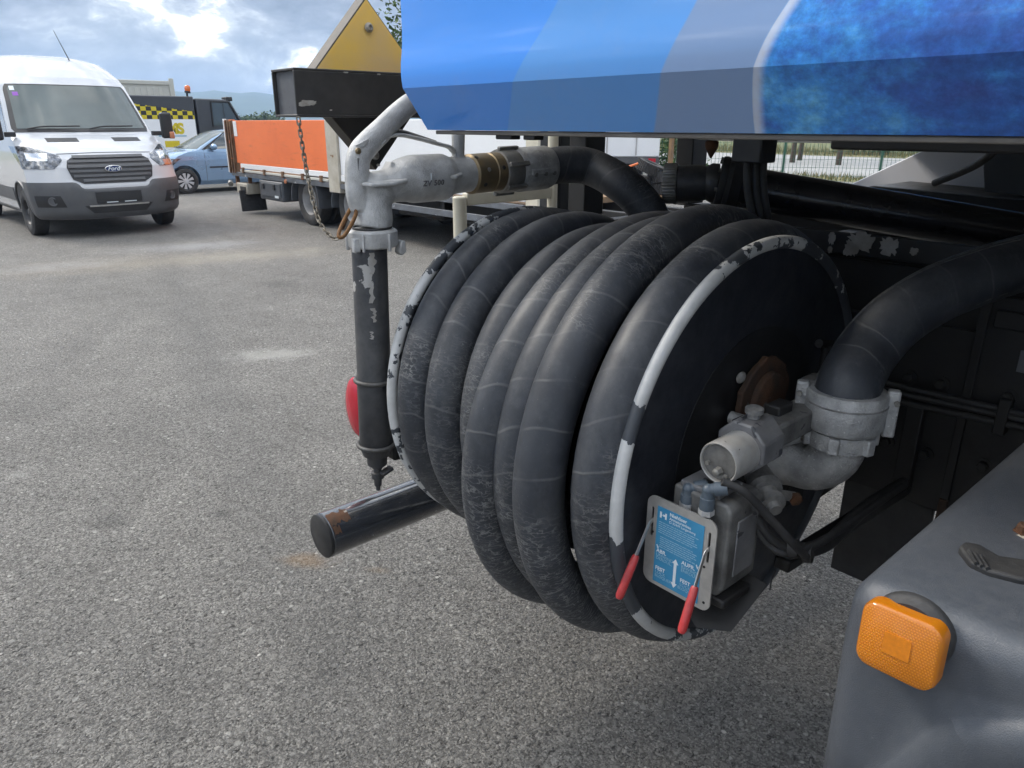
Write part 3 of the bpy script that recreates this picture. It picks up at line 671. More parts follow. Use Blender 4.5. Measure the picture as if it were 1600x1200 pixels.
pc = V(-1.985, 1.212, 1.750); hd = .232
dz_ = [pc + V(0, 0, hd), pc + V(0, -hd * .90, 0), pc + V(0, 0, -hd), pc + V(0, hd * .90, 0)]
plo = MB().prism([q + V(.001, 0, 0) for q in dz_], (-.055, 0, 0)).build('hazard_placard', M['placard_edge'], T, bevel=.002)
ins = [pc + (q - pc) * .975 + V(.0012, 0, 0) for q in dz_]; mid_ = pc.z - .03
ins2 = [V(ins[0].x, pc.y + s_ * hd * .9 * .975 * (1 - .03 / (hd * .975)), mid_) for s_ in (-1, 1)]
MB().prism([ins[0], ins[1], ins2[0], ins2[1], ins[3]], (.0018, 0, 0)).build('yellow_face', M['placard'], plo)
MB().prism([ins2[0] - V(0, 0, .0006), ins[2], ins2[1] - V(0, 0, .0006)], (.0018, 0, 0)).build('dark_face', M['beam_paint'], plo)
for q in (at(576, 43, 'X', -1.98), at(586, 243, 'X', -1.98), at(590, 258, 'X', -1.98)):
    r_ = .013 if q.z > 1.7 or q.z > 1.56 else .004
    b_ = MB(); b_.lathe(q, (1, 0, 0), [(0, r_), (.003, r_), (.008, r_ * .7), (.011, r_ * .62), (.011, r_ * .4), (.007, r_ * .38)], 20); b_.build('rivet', M['motor'], plo)
MB().span((-1.978, 1.19, 1.668), (-1.927, 1.24, 1.775)).build('placard_bracket', M['chassis'], T)

tl = MB(); tp = at(558, 636, 'X', -1.83)
tl.ell(tp, (.055, .024, .094), 24, 16); to_ = tl.build('tail_lamp', M['tail_red'], T)
MB().box(tp + V(.0, .022, -.002), (.10, .035, .17)).build('lamp_housing', M['black_paint'], to_, bevel=.012, seg=3)
MB().span((tp.x - .02, tp.y + .035, tp.z - .02), (tp.x + .02, 1.90, tp.z + .02)).build('lamp_arm', M['chassis'], T, bevel=.003)

# cream ladder frame and black upright at the rear
X_ = -2.2
pa = at(718, 312, 'X', X_); pb = at(863, 302, 'X', X_)
lad = MB(); lad.tube([V(X_, pa.y, .62), V(X_, pa.y, pa.z + .012)], .0255, 18); lo_ = lad.build('ladder_upright', M['cream'], T, bevel=.006)
MB().tube([V(X_, pb.y, .62), V(X_, pb.y, 2.55)], .021, 18).build('ladder_upright', M['cream'], T)
MB().span((X_ - .016, pa.y + .024, pa.z - .022), (X_ + .016, pb.y - .019, pa.z + .022)).build('ladder_rung', M['cream'], T, bevel=.004)
MB().span((X_ - .016, pa.y + .024, .70), (X_ + .016, pb.y - .019, .744)).build('ladder_rung', M['cream'], T, bevel=.004)
q0 = at(873, 290, 'X', X_ + .02); q1 = at(928, 290, 'X', X_ + .02)
MB().span((X_ - .10, q0.y + .004, .60), (X_ + .02, q1.y, 2.6)).build('rear_upright', M['black_paint'], T, bevel=.008)
MB().span((X_ - .05, pb.y, 1.14), (-1.93, pb.y + .05, 1.20)).build('ladder_bracket', M['chassis'], T, bevel=.004)
MB().span((X_ - .05, q0.y + .01, 1.06), (-1.94, q0.y + .09, 1.12)).build('upright_bracket', M['chassis'], T, bevel=.004)

# black discharge pipe with flange and knurled coupling
d0 = at(1135, 288, 'D', 2.05); d1 = at(1620, 372, 'D', 1.90); dax = (d1 - d0).normalized(); d2 = d0 + dax * 1.35
pi_ = MB().tube([d0, d2], .056, 32).build('discharge_pipe', M['black_gloss'], T)
fl = MB(); fl.lathe(d0 - dax * .012, dax, [(-.012, .066), (-.01, .072), (0, .074), (.008, .072), (.010, .078), (.022, .078), (.026, .074), (.05, .060)], 40); fl.build('pipe_flange', M['rubber'], pi_)
a_, u_, v_ = frame(dax)
for k in range(8):
    an = k * math.pi / 4 + .2; c_ = d0 - dax * .012 + (u_ * math.cos(an) + v_ * math.sin(an)) * .066
    MB().lathe(c_ - dax * .018, dax, [(0, .006), (.012, .006)], 6).build('bolt', M['bolt'], pi_)
n0 = at(1032, 287, 'D', 2.10); cdir = (n0 - (d0 - dax * .02)).normalized()
st_ = d0 - dax * .02
MB().lathe(st_, cdir, [(0, .052), (.02, .054), (.035, .046), (.05, .050), (.11, .050), (.115, .048)], 32).build('coupling_body', M['holder'], pi_)
kn = MB(); nk = 40; vs = []; fs = []; a_, u_, v_ = frame(cdir)
prof = [(.112, .047), (.114, .054), (.118, .056), (.148, .056), (.152, .053), (.154, .040), (.130, .038)]
for t_, r_ in prof:
    for k in range(nk * 2):
        an = math.pi * k / nk; rr = r_ - (.0022 if (k % 2 and .05 < r_) else 0)
        vs.append(st_ + cdir * t_ + (u_ * math.cos(an) + v_ * math.sin(an)) * rr)
for i in range(len(prof) - 1):
    for k in range(nk * 2): k2 = (k + 1) % (nk * 2); fs.append((i * nk * 2 + k, i * nk * 2 + k2, (i + 1) * nk * 2 + k2, (i + 1) * nk * 2 + k))
kn.add(vs, fs).build('knurled_ring', M['union'], pi_)
MB().span((d2.x - .05, d2.y - .1, d2.z - .12), (d2.x + .14, d2.y + .14, d2.z + .12)).build('valve_housing', M['chassis'], T, bevel=.01)
# bracket under the tank with three sleeved cables
k0 = at(1180, 222, 'D', 1.70)
kb = MB(); kb.box(k0 + V(0, 0, .012), (.075, .07, .115)); cbk = kb.build('cable_bracket', M['black_paint'], T, bevel=.004)
for j, (xa, xb, xm) in enumerate(((1169, 1176, 1166), (1182, 1188, 1179), (1194, 1199, 1190))):
    pth = catmull([at(xa, 236, 'D', 1.70), at(xa + (xm - xa) * .5, 268, 'D', 1.70), at(xm + 3, 300, 'D', 1.705), at(xb, 338, 'D', 1.72), at(xb + 8, 380, 'D', 1.76), at(xb + 20, 430, 'D', 1.85)], 8)
    MB().tube(pth, .0092, 12).build('sleeved_cable', M['rubber'], cbk)
# rusty hook below the belly
hk = at(1112, 230, 'D', 2.4)
h_ = MB(); h_.lathe(hk + V(0, 0, -.034), (0, 0, 1), [(0, .003), (.02, .014), (.036, .022), (.05, .022), (.056, .016), (.15, .012)], 16); h_.build('rusty_drain_plug', M['rust'], T)
# grey locker with slanted edge and black mudguard on the far side
lk = [at(1318, 293, 'Y', 3.26), at(1440, 236, 'Y', 3.26), at(1452, 214, 'Y', 3.26), V(1.0, 3.26, 1.62), V(1.0, 3.26, 1.25), V(-1.55, 3.26, 1.25)]
MB().prism(lk, (0, .03, 0)).build('far_locker', M['locker_grey'], T, bevel=.004)
MB().span((-1.30, 3.05, 1.570), (.6, 3.255, 1.590)).build('locker_rail', M['post_paint'], T, bevel=.003)
mg = MB(); g0 = at(1330, 300, 'Y', 2.9)
mgp = [V(g0.x, 2.9, g0.z - .25), V(g0.x + .0, 2.9, g0.z - .01), V(g0.x + .03, 2.9, g0.z + .018), V(g0.x + .08, 2.9, g0.z + .028), V(g0.x + .55, 2.9, g0.z + .012), V(1.0, 2.9, g0.z - .0), V(1.0, 2.9, g0.z - .25)]
mg.prism(mgp, (0, .34, 0)).build('far_mudguard', M['black_paint'], T, bevel=.004)
pth = catmull([at(1460, 286, 'Y', 2.86), at(1500, 270, 'Y', 2.8), at(1530, 255, 'Y', 2.75), at(1556, 234, 'Y', 2.7), at(1570, 215, 'Y', 2.68)], 8)
MB().tube(pth, .012, 12).build('brake_hose', M['rubber'], T)
gp = [at(1540, 240, 'Y', 2.98), at(1536, 262, 'Y', 2.98), at(1538, 300, 'Y', 2.98), V(.3, 2.98, 1.40), V(.3, 2.98, 1.575), at(1552, 232, 'Y', 2.98)]
MB().prism(gp, (0, .06, 0)).build('stone_guard', M['toolbox'], T, bevel=.004)

# reel carrier bars and hydraulic pipes below
for a, b, w_, h_ in ((V(-.60, 1.26, .806), V(-.60, 1.95, .765), .034, .026), (V(-.80, 1.25, .70), V(-.80, 1.98, .72), .05, .04)):
    dd = b - a; MB().box((a + b) / 2, (w_, dd.length, h_), Matrix.Rotation(math.atan2(dd.z, dd.y), 3, 'X')).build('carrier_bar', M['chassis'], T, bevel=.004)
MB().box(V(-.70, 1.50, .90), (.03, .86, .07)).build('bearing_bar', M['chassis'], T, bevel=.004)
for x, z in ((-.60, .80), (-.80, .74)): MB().span((x - .02, 1.84, z - .02), (x + .02, 1.866, 1.0)).build('carrier_foot', M['chassis'], T, bevel=.003)
MB().span((-.76, 1.90, .44), (-.53, 1.915, .965)).build('mud_flap', M['rubber'], T, bevel=.003)
# wheel behind the mudguard
def wheel(name, c, axis, r_, w_, tyre, rim, parent, spokes=0, hub=.55, face=0.0, cover=None):
    c = Vector(c); ax = Vector(axis).normalized(); h = w_ / 2
    e = bpy.data.objects.new(name, None); attach(e, parent); e.empty_display_size = .05
    if parent in OFF: e.location = (0, 0, 0); e.location = -OFF[parent]
    ty = MB(); ri = r_ * hub
    ty.lathe(c, ax, [(-h * .8, ri), (-h, ri + (r_ - ri) * .2), (-h, ri + (r_ - ri) * .65), (-h * .82, r_ * .985), (-h * .5, r_), (h * .5, r_), (h * .82, r_ * .985), (h, ri + (r_ - ri) * .65), (h, ri + (r_ - ri) * .2), (h * .8, ri)], 40, cap=False)
    ty.build('tyre', M[tyre], e)
    rm = MB(); rm.lathe(c, ax, [(-h * .7, ri * .6), (-h * .8, ri * 1.01), (h * .80, ri * 1.01), (h * .86, ri * .96), (h * .62, ri * .90), (h * (.15 + face), ri * .84), (h * (.25 + face), ri * .55), (h * (.45 + face), ri * .42), (h * (.48 + face), ri * .26), (h * (.75 + face), ri * .22), (h * (.78 + face), ri * .10)], 40)
    rm.build('rim', M[rim], e)
    a_, u_, v_ = frame(ax)
    if spokes:
        cv = MB()
        for k in range(spokes):
            an = 2 * math.pi * k / spokes; dr = u_ * math.cos(an) + v_ * math.sin(an); tn = a_.cross(dr)
            pts = [dr * ri * .28 + tn * ri * .07, dr * ri * .95 + tn * ri * .20, dr * ri * .95 - tn * ri * .20, dr * ri * .28 - tn * ri * .07]
            cv.prism([c + ax * h * .62 + q for q in pts], ax * h * .22)
        cv.lathe(c + ax * h * .5, ax, [(0, ri * .32), (h * .38, ri * .30), (h * .42, ri * .2)], 24)
        cv.build('wheel_cover', M[cover or rim], e, bevel=.004)
    else:
        for k in range(8):
            an = 2 * math.pi * k / 8; q = c + (u_ * math.cos(an) + v_ * math.sin(an)) * ri * .33 + ax * h * (.45 + face)
            MB().lathe(q, ax, [(0, ri * .035), (h * .12, ri * .035)], 6).build('wheel_nut', M['bolt'], e)
    return e
wheel('wheel', (.36, 1.10, .50), (0, -1, 0), .50, .30, 'tyre', 'wheel_grey', T)

# grey plastic mudguard: top sheet, rear end and side skirt with an arch lip
def fender():
    x0, x1, y0, y1, zt = -.318, 1.05, .846, 1.62, 1.110
    rr = .040; mb = MB()
    # cross section (y,z) from the side skirt round the edge onto the top; swept along a rear-to-front path that turns down at the rear
    sec = [(0, -.34), (0, -rr)]
    for k in range(1, 7):
        a = math.pi / 2 * k / 6; sec.append((rr - rr * math.cos(a), -rr + rr * math.sin(a)))
    sec += [(.16, .0), (.20, -.006), (.34, -.006), (.38, 0), (y1 - y0, 0)]
    # top grid
    xs = []
    n = 30; vs = []; fs = []
    path = [(x0 + .004, -.42), (x0 + .002, -.25), (x0, -.10), (x0 + .002, -.045)] + [(x0 + .048 - .046 * math.cos(math.pi / 2 * k / 6), -.045 + .045 * math.sin(math.pi / 2 * k / 6)) for k in range(1, 7)] + [(x0 + .08 + (x1 - x0 - .08) * k / 12, .004 * math.sin(k)) for k in range(1, 13)]
    for x, dz in path:
        for k in range(14):
            y = y0 + rr + (y1 - y0 - rr) * k / 13
            dent = -.010 * math.exp(-((y - 1.13) / .10) ** 2) * (1 / (1 + math.exp(-(x + .17) * 60))) if dz > -.02 else 0
            vs.append((x, y, zt + dz + dent))
    m = 14
    for i in range(len(path) - 1):
        for k in range(m - 1): fs.append((i * m + k, i * m + k + 1, (i + 1) * m + k + 1, (i + 1) * m + k))
    mb.add(vs, fs)
    # rounded shoulder joining the top/rear sweep to the side plane
    vs = []; fs = []
    for i, (x, dz) in enumerate(path):
        # outward normal of the path
        a = path[max(i - 1, 0)]; b = path[min(i + 1, len(path) - 1)]; tx, tz = b[0] - a[0], b[1] - a[1]; L = math.hypot(tx, tz); nx, nz = -tz / L, tx / L
        for k in range(7):
            an = math.pi / 2 * k / 6
            off = rr * (1 - math.sin(an)) if False else rr * (1 - math.cos(math.pi / 2 - an))
            yy = y0 + rr - rr * math.sin(an); ii = rr * (1 - math.cos(an))
            vs.append((x - nx * ii, yy, zt + dz - nz * ii))
    m = 7
    for i in range(len(path) - 1):
        for k in range(m - 1): fs.append((i * m + k, (i + 1) * m + k, (i + 1) * m + k + 1, i * m + k + 1))
    base = len(mb.v); mb.add(vs, fs)
    rimline = [vs[i * 7 + 6] for i in range(len(path))]
    # side skirt between rim line and the arch lip
    lipc = catmull([V(-.285, 0, .40), V(-.278, 0, .62), V(-.260, 0, .78), V(-.233, 0, .868), V(-.190, 0, .965), V(-.115, 0, 1.035), V(.05, 0, 1.052), V(.40, 0, 1.054), V(1.05, 0, 1.054)], 10)
    def lip_at(x, z):
        # nearest by matching direction from a point inside the arch
        best = min(lipc, key=lambda q: abs(math.atan2(q.z - .45, q.x - .45) - math.atan2(z - .45, x - .45))); return best
    vs = []; fs = []
    for (x, y, z) in rimline:
        q = lip_at(x, z)
        for k in range(4): t_ = k / 3; vs.append((x + (q.x - x) * t_, y0, z + (q.z - z) * t_))
        iv = V(.35 - q.x, 0, .62 - q.z).normalized()
        for rr2, dy in ((.006, -.006), (.014, -.013), (.028, -.017), (.05, -.016), (.075, -.012), (.095, -.004), (.102, .01), (.104, .06)):
            p = q + iv * rr2; vs.append((p.x, y0 + dy, p.z))
    m = 12
    for i in range(len(rimline) - 1):
        for k in range(m - 1): fs.append((i * m + k, i * m + k + 1, (i + 1) * m + k + 1, (i + 1) * m + k))
    mb.add(vs, fs)
    o = mb.build('mudguard', M['fender'], T, angle=60)
    bm = bmesh.new(); bm.from_mesh(o.data); bmesh.ops.remove_doubles(bm, verts=bm.verts, dist=.0008); bmesh.ops.recalc_face_normals(bm, faces=bm.faces); bm.to_mesh(o.data); bm.free()
    md = o.modifiers.new('solid', 'SOLIDIFY'); md.thickness = .006; md.offset = -1
    return o
fo = fender()
MB().span((-.1, 1.35, 1.02), (.9, 1.9, 1.06)).build('mudguard_bracket', M['chassis'], T, bevel=.004)
# rubber pad and rusty bolt on the mudguard
pp = [at(1497, 858, 'Z', 1.115), at(1506, 850, 'Z', 1.115), at(1530, 854, 'Z', 1.115), at(1560, 872, 'Z', 1.115), at(1600, 878, 'Z', 1.115), at(1680, 884, 'Z', 1.115), at(1700, 905, 'Z', 1.115), at(1650, 918, 'Z', 1.115), at(1590, 908, 'Z', 1.115), at(1545, 896, 'Z', 1.115), at(1515, 882, 'Z', 1.115)]
pdo = MB().prism([q - V(0, 0, .008) for q in pp], (0, 0, .013)).build('rubber_pad', M['rubber'], T, bevel=.004, seg=3)
for k in range(3):
    a, b = at(1514 + 9 * k, 861 + 4 * k, 'Z', 1.120), at(1526 + 9 * k, 881 + 4 * k, 'Z', 1.120)
    MB().tube([a, b], .0028, 8).build('rib', M['rubber'], pdo)
fb = at(1592, 830, 'Z', 1.1065)
flake(fb, 0, None, 0, .05, .045, 41, 'pale_stain', 'stain_shade', fo, V(0, 0, 1), .0012)
MB().lathe(fb + V(.006, 0, 0), (0, 0, 1), [(-.004, .014), (.003, .014), (.0032, .0105), (.012, .0105), (.014, .008)], 6).build('rusty_bolt', M['rust'], fo)
# amber side marker: gasket, reflex lens
def rsq(c, u, v, w_, h_, rad, n=6):
    out = []
    for sx, sy, a0 in ((1, 1, 0), (-1, 1, 90), (-1, -1, 180), (1, -1, 270)):
        for k in range(n + 1):
            a = R(a0 + 90 * k / n); out.append(c + u * (sx * (w_ / 2 - rad) + rad * math.cos(a)) + v * (sy * (h_ / 2 - rad) + rad * math.sin(a)))
    return out
mc = V(-.231, .846, 1.068)
gk = MB(); gk.lathe(mc + V(.0, .0, .010), (0, -1, 0), [(-.004, .0465), (.003, .0465), (.007, .044), (.012, .038)], 40)
gko = gk.build('side_marker', M['rubber'], T)
ux2 = V(1, 0, .04).normalized(); vz = V(-.04, .10, 1).normalized(); nn_ = V(0, -1, .10)
lc = mc + V(-.003, -.012, 0)
ln = MB(); lay = [(0, 1.0), (.016, 1.0), (.021, .97), (.0235, .90)]
loops = [rsq(lc + nn_ * t_, ux2, vz, .092 * k, .086 * k, .018 * k) for t_, k in lay]; n_ = len(loops[0])
vs = [p for l in loops for p in l]; fs = []
for i in range(len(loops) - 1):
    for k in range(n_): fs.append((i * n_ + k, i * n_ + (k + 1) % n_, (i + 1) * n_ + (k + 1) % n_, (i + 1) * n_ + k))
fs.append(tuple(range(n_))); fs.append(tuple(3 * n_ + k for k in range(n_)))
lno = ln.add(vs, fs).build('marker_lens', M['amber'], gko)
MB().prism(rsq(lc + nn_ * .0236, ux2, vz, .031, .027, .002), nn_ * .0012).build('lens_window', M['lens_core'], gko)

# ------------------------------------------------------------------ hose reel
RX0, RX1, RY, RZ, RR = -1.478, -.748, 1.345, .995, .447
HR = root('hose_reel', (-1.1, RY, RZ - RR), 'large black hose reel with flaking white rims below the blue skirt', 'hose reel')
def flange(x, s, mat, mrim):
    mb = MB(); mb.lathe((x, RY, RZ), (s, 0, 0), [(-.002, RR - .012), (.002, RR - .010), (.002, .30), (-.004, .24), (-.004, .10), (.012, .085), (.012, .02)], 96)
    o = mb.build('flange', M[mat], HR)
    MB().torus((x, RY, RZ), (1, 0, 0), RR - .0125, .0135, 128, 14).build('rim_tube', M[mrim], o)
    return o
fn = flange(RX1, 1, 'disc', 'rim_near'); ff = flange(RX0, -1, 'disc', 'rim_far')
MB().lathe((RX0, RY, RZ), (1, 0, 0), [(0, .262), (RX1 - RX0, .262)], 64).build('drum', M['black_paint'], HR)
# drive ring, rusty, bolted to the near flange behind the motor
pr = at(1192, 622, 'X', -.735)
rk = MB(); rn_ = random.Random(5); rpts = [V(-.743, pr.y + .096 * math.cos(2 * math.pi * k / 34) * rn_.uniform(.93, 1.03), pr.z + .092 * math.sin(2 * math.pi * k / 34) * rn_.uniform(.93, 1.03)) for k in range(34)]
rk.prism(rpts, (.014, 0, 0)); rk.lathe((-.729, pr.y, pr.z), (1, 0, 0), [(0, .062), (.012, .060), (.016, .05)], 30); rk.build('drive_ring', M['rust_ring'], HR, bevel=.003)
MB().box(V(-.722, pr.y - .062, pr.z - .055), (.012, .035, .10), Matrix.Rotation(R(-35), 3, 'X')).build('rusty_strap', M['rust'], HR, bevel=.002)
MB().lathe(at(1142, 652, 'X', -.74) , (1, .0, 0), [(0, .013), (.03, .013), (.034, .009)], 12).build('bolt', M['cast_alu'], HR)
MB().ell(at(1158, 590, 'X', -.742), (.006, .016, .012), 10, 8).build('paint_blob', M['peel'], HR)
# axle to the bearing bar
MB().lathe((-.745, RY, RZ), (1, 0, 0), [(0, .05), (.10, .05), (.10, .042), (.16, .042)], 28).build('hub', M['cast_dull'], HR)
MB().span((-.69, RY + .02, .87), (-.66, RY + .10, 1.01)).build('bearing_block', M['chassis'], HR, bevel=.004)
MB().lathe((-1.60, RY, RZ), (1, 0, 0), [(0, .04), (.13, .04)], 24).build('hub', M['chassis'], HR)
MB().span((-1.60, RY - .035, .84), (-1.555, 1.98, .98)).build('rear_bearing_arm', M['chassis'], HR, bevel=.005)
# locking T handle
tb = at(1290, 538, 'X', -.70)
MB().tube([tb + V(0, -.032, .008), tb + V(0, .025, -.004)], .0095, 12).build('lock_handle', M['chassis'], HR)
MB().tube([tb + V(0, .004, -.004), tb + V(.0, .0, -.14)], .009, 12).build('lock_stem', M['chassis'], HR)

# drive motor, gearbox and arm, all along the cross axis
mo0 = at(1122, 724, 'X', -.612); mdir = (V(0, 1, .02)).normalized()
mt = MB(); mt.lathe(mo0, mdir, [(.006, .018), (.006, .0325), (.0, .0335), (-.001, .0355), (.003, .0375), (.012, .0375), (.072, .0375), (.074, .030)], 40); moo = mt.build('drive_motor', M['motor'], HR)
MB().lathe(mo0 + V(0, .007, 0), -mdir, [(0, .0315), (.003, .0312)], 40).build('end_plate', M['valve'], moo)
MB().lathe(mo0 + V(.004, 0, -.012), -mdir, [(0, .008), (.012, .007), (.014, .004)], 6).build('terminal', M['union'], moo)
MB().lathe(mo0 + V(-.018, 0, -.004), -mdir, [(0, .004), (.006, .004)], 8).build('screw', M['union'], moo)
MB().lathe(mo0 + V(.017, 0, -.018), -mdir, [(0, .004), (.006, .004)], 8).build('screw', M['union'], moo)
gc = mo0 + mdir * .114 + V(-.003, 0, .004); oct_ = [gc + V(.050 * math.cos(R(22.5 + 45 * k)), -.045, .050 * math.sin(R(22.5 + 45 * k))) for k in range(8)]
go = MB().prism(oct_, (0, .068, .002)).build('gearbox', M['gearbox'], HR, bevel=.004)
MB().lathe(gc + V(0, -.01, .048), (0, 0, 1), [(0, .011), (.008, .011), (.009, .016), (.018, .016), (.021, .011)], 16).build('breather', M['cast_dull'], go)
MB().box(gc + V(.0, .12, .004), (.058, .20, .046)).build('drive_arm', M['valve'], HR, bevel=.006)
MB().box(gc + V(-.012, .10, .030), (.03, .05, .03)).build('cable_box', M['chassis'], HR, bevel=.004)
MB().box(gc + V(.0, .235, .022), (.07, .06, .085)).build('arm_head', M['valve'], HR, bevel=.008)
MB().span((gc.x - .085, gc.y + .06, .84), (gc.x - .055, gc.y + .10, gc.z - .0)).build('motor_bracket', M['chassis'], HR, bevel=.004)
# bleed valve in front of the elbow
bv = at(1192, 758, 'X', -.605)
b_ = MB(); b_.lathe(bv, V(.75, -.55, -.30), [(-.05, .022), (-.02, .026), (.0, .028), (.006, .032), (.018, .030), (.02, .020), (.034, .018), (.036, .024), (.05, .024), (.052, .014), (.064, .012)], 20); b_.build('bleed_valve', M['cast_dull'], HR)
b_ = MB(); b_.lathe(at(1240, 775, 'X', -.585), V(.75, -.5, -.25), [(0, .010), (.004, .013), (.014, .013), (.016, .009)], 6); b_.build('hex_bolt', M['rust'], HR)
MB().tube([at(1200, 770, 'X', -.60), at(1240, 776, 'X', -.588)], .010, 12).build('valve_stem', M['cast_dull'], HR)

# feed elbow: cast bend from hub up into the coupling
ex, ey = -.556, 1.335
path = [V(-.70, ey, 1.000), V(-.66, ey, 1.000), V(-.63, ey, 1.000)] + [V(-.626 + .07 * math.sin(a), ey, 1.070 - .07 * math.cos(a)) for a in [math.pi / 2 * k / 7 for k in range(8)]] + [V(ex, ey, 1.095)]
eb = MB(); eb.tube(path, [.062, .057, .050] + [.050] * 8 + [.051], 24); eb.lathe((-.70, ey, 1.0), (1, 0, 0), [(0, .075), (.02, .075), (.026, .06)], 24)
eb.tube([V(-.665, ey - .045, 1.045), V(-.60, ey - .03, 1.085), V(-.59, ey - .03, 1.12)], .014, 10)
eo = eb.build('feed_elbow', M['cast_elbow'], HR, remesh=.0045, smooth=3)
un_ = MB(); un_.lathe((ex, ey, 1.066), (0, 0, 1), [(0, .055), (.002, .061), (.034, .061), (.036, .056)], 36)
uno = un_.build('union_nut', M['cast_elbow'], HR)
for k in range(6):
    a = R(60 * k - 75); MB().box(V(ex + .064 * math.cos(a), ey + .064 * math.sin(a), 1.084), (.014, .020, .032), Matrix.Rotation(a, 3, 'Z')).build('lug', M['cast_elbow'], uno, bevel=.003)
cl = MB(); cl.lathe((ex, ey, 1.103), (0, 0, 1), [(0, .055), (.002, .068), (.010, .0725), (.072, .0725), (.076, .070), (.078, .0605)], 40)
clo = cl.build('hose_clamp', M['cast_elbow'], HR)
MB().torus((ex, ey, 1.157), (0, 0, 1), .0725, .0018, 48, 6).build('clamp_seam', M['cast_dull'], clo)
for a in (R(28), R(208)):
    MB().box(V(ex + .079 * math.cos(a), ey + .079 * math.sin(a), 1.141), (.022, .020, .092), Matrix.Rotation(a, 3, 'Z')).build('clamp_ear', M['cast_elbow'], clo, bevel=.004)
    MB().lathe(V(ex + .084 * math.cos(a), ey + .084 * math.sin(a), 1.165), V(-math.sin(a), math.cos(a), 0), [(-.018, .005), (.018, .005)], 8).build('clamp_bolt', M['bolt'], clo)

# thick feed hose rising from the elbow and away under the tank
fp = catmull([V(ex, ey, 1.12), V(ex, ey, 1.185), at(1352, 553, 'D', 1.435), at(1396, 503, 'D', 1.45), at(1458, 462, 'D', 1.46), at(1528, 433, 'D', 1.48), at(1600, 411, 'D', 1.50), at(1720, 386, 'D', 1.52), at(1900, 372, 'D', 1.6)], 10)
FH = root('feed_hose', tuple(fp[0]), 'thick black feed hose arching from the reel elbow towards the chassis', 'hose')
MB().tube(fp, .0575, 28, nrm=V(0, -1, 0), uv=True).build('hose_jacket', M['hose'], FH)
for da in (-.085, .085):
    sm = []
    for i in range(4, len(fp) - 1):
        tg = (fp[i + 1] - fp[i - 1]).normalized(); side = V(0, -1, 0); side = (side - tg * side.dot(tg)).normalized(); nu = -tg.cross(side).normalized()
        aa = R(62) + da; sm.append(fp[i] + (side * math.cos(aa) + nu * math.sin(aa)) * .0575)
    MB().tube(sm, .0011, 6).build('hose_seam', M['seam'], FH)

# ------------------------------------------------------------------ reel hose, wound in two layers
turns = [(-1.086, .459, -.036), (-.921, .461, -.015), (-.801, .424, 0), (-.868, .330, 0), (-1.008, .437, -.016), (-1.090, .335, 0), (-1.198, .376, 0), (-1.306, .396, 0), (-1.416, .397, 0)]
HO_r = .0508
tilt = [.040, .010, .0, .0, .016, .0, .004, .0, .0]
noz_out = at(853, 261.5, 'X', -1.56)
pts = [noz_out + V(0, -.06, -.003), noz_out, noz_out + V(.02, .06, .006), at(925, 262, 'X', -1.50), at(975, 290, 'D', 2.08)]
pts.append(at(1012, 330, 'D', 2.08)); pts.append(at(1030, 372, 'D', 2.08))
lead = catmull(pts, 8)
path = list(lead)
def sstep(t): t = max(0, min(1, t)); return t * t * (3 - 2 * t)
# angle runs downwards at the back, under the drum, up the front, over the top
end = lead[-1]; th0 = math.atan2(end.z - RZ, end.y - RY)
N = 84
for i, (x, rc, dz) in enumerate(turns):
    px_, prc, pdz = turns[i - 1] if i else (end.x, math.hypot(end.y - RY, end.z - RZ), 0)
    for k in range(N):
        a = -2 * math.pi * k / N; b = (math.degrees(-a) % 360)
        f = sstep(b / 110.0)
        X = px_ + (x - px_) * f; rr = prc + (rc - prc) * f; dd = pdz + (dz - pdz) * f
        wob = .009 * noise.noise(Vector((i * 3.1, k * .06, .5)))
        th = th0 + a if i == 0 else th0 + a
        if i == 0 and k == 0: continue
        X += (tilt[i - 1] + (tilt[i] - tilt[i - 1]) * f if i else tilt[0] * f) * math.sin(th)
        path.append(V(X + wob, RY + (rr + wob) * math.cos(th), RZ + dd + (rr + wob) * math.sin(th)))
HO = root('reel_hose', tuple(noz_out), 'cracked black rubber hose wound in loops on the reel', 'hose')
MB().tube(path, [HO_r * (1 + .028 * noise.noise(Vector((q.x * 9, q.y * 5, q.z * 5)))) for q in path], 26, nrm=V(1, 0, 0), uv=True).build('hose_jacket', M['hose'], HO)

# ------------------------------------------------------------------ nozzle in its holder tube
NX = -1.56
def nz(x, y, dx=0.0): return at(x, y, 'X', NX + dx)
NZ = root('fuel_nozzle', tuple(nz(582, 392)), 'grey cast aluminium delivery nozzle parked upside down in the holder tube', 'nozzle')
cb = MB()
# outlet neck (vertical) and barrel
cb.tube([nz(582, 356), nz(584, 340), nz(585, 318), nz(588, 300)], [.0445, .046, .041, .041], 24)
cb.ell(nz(590, 298), (.044, .046, .046), 20, 14)
cb.tube([nz(590, 298), nz(612, 288), nz(628, 282), nz(642, 280), nz(690, 277), nz(702, 275), nz(716, 274), nz(736, 272)], [.036, .044, .052, .0575, .0575, .047, .0445, .0445], 26)
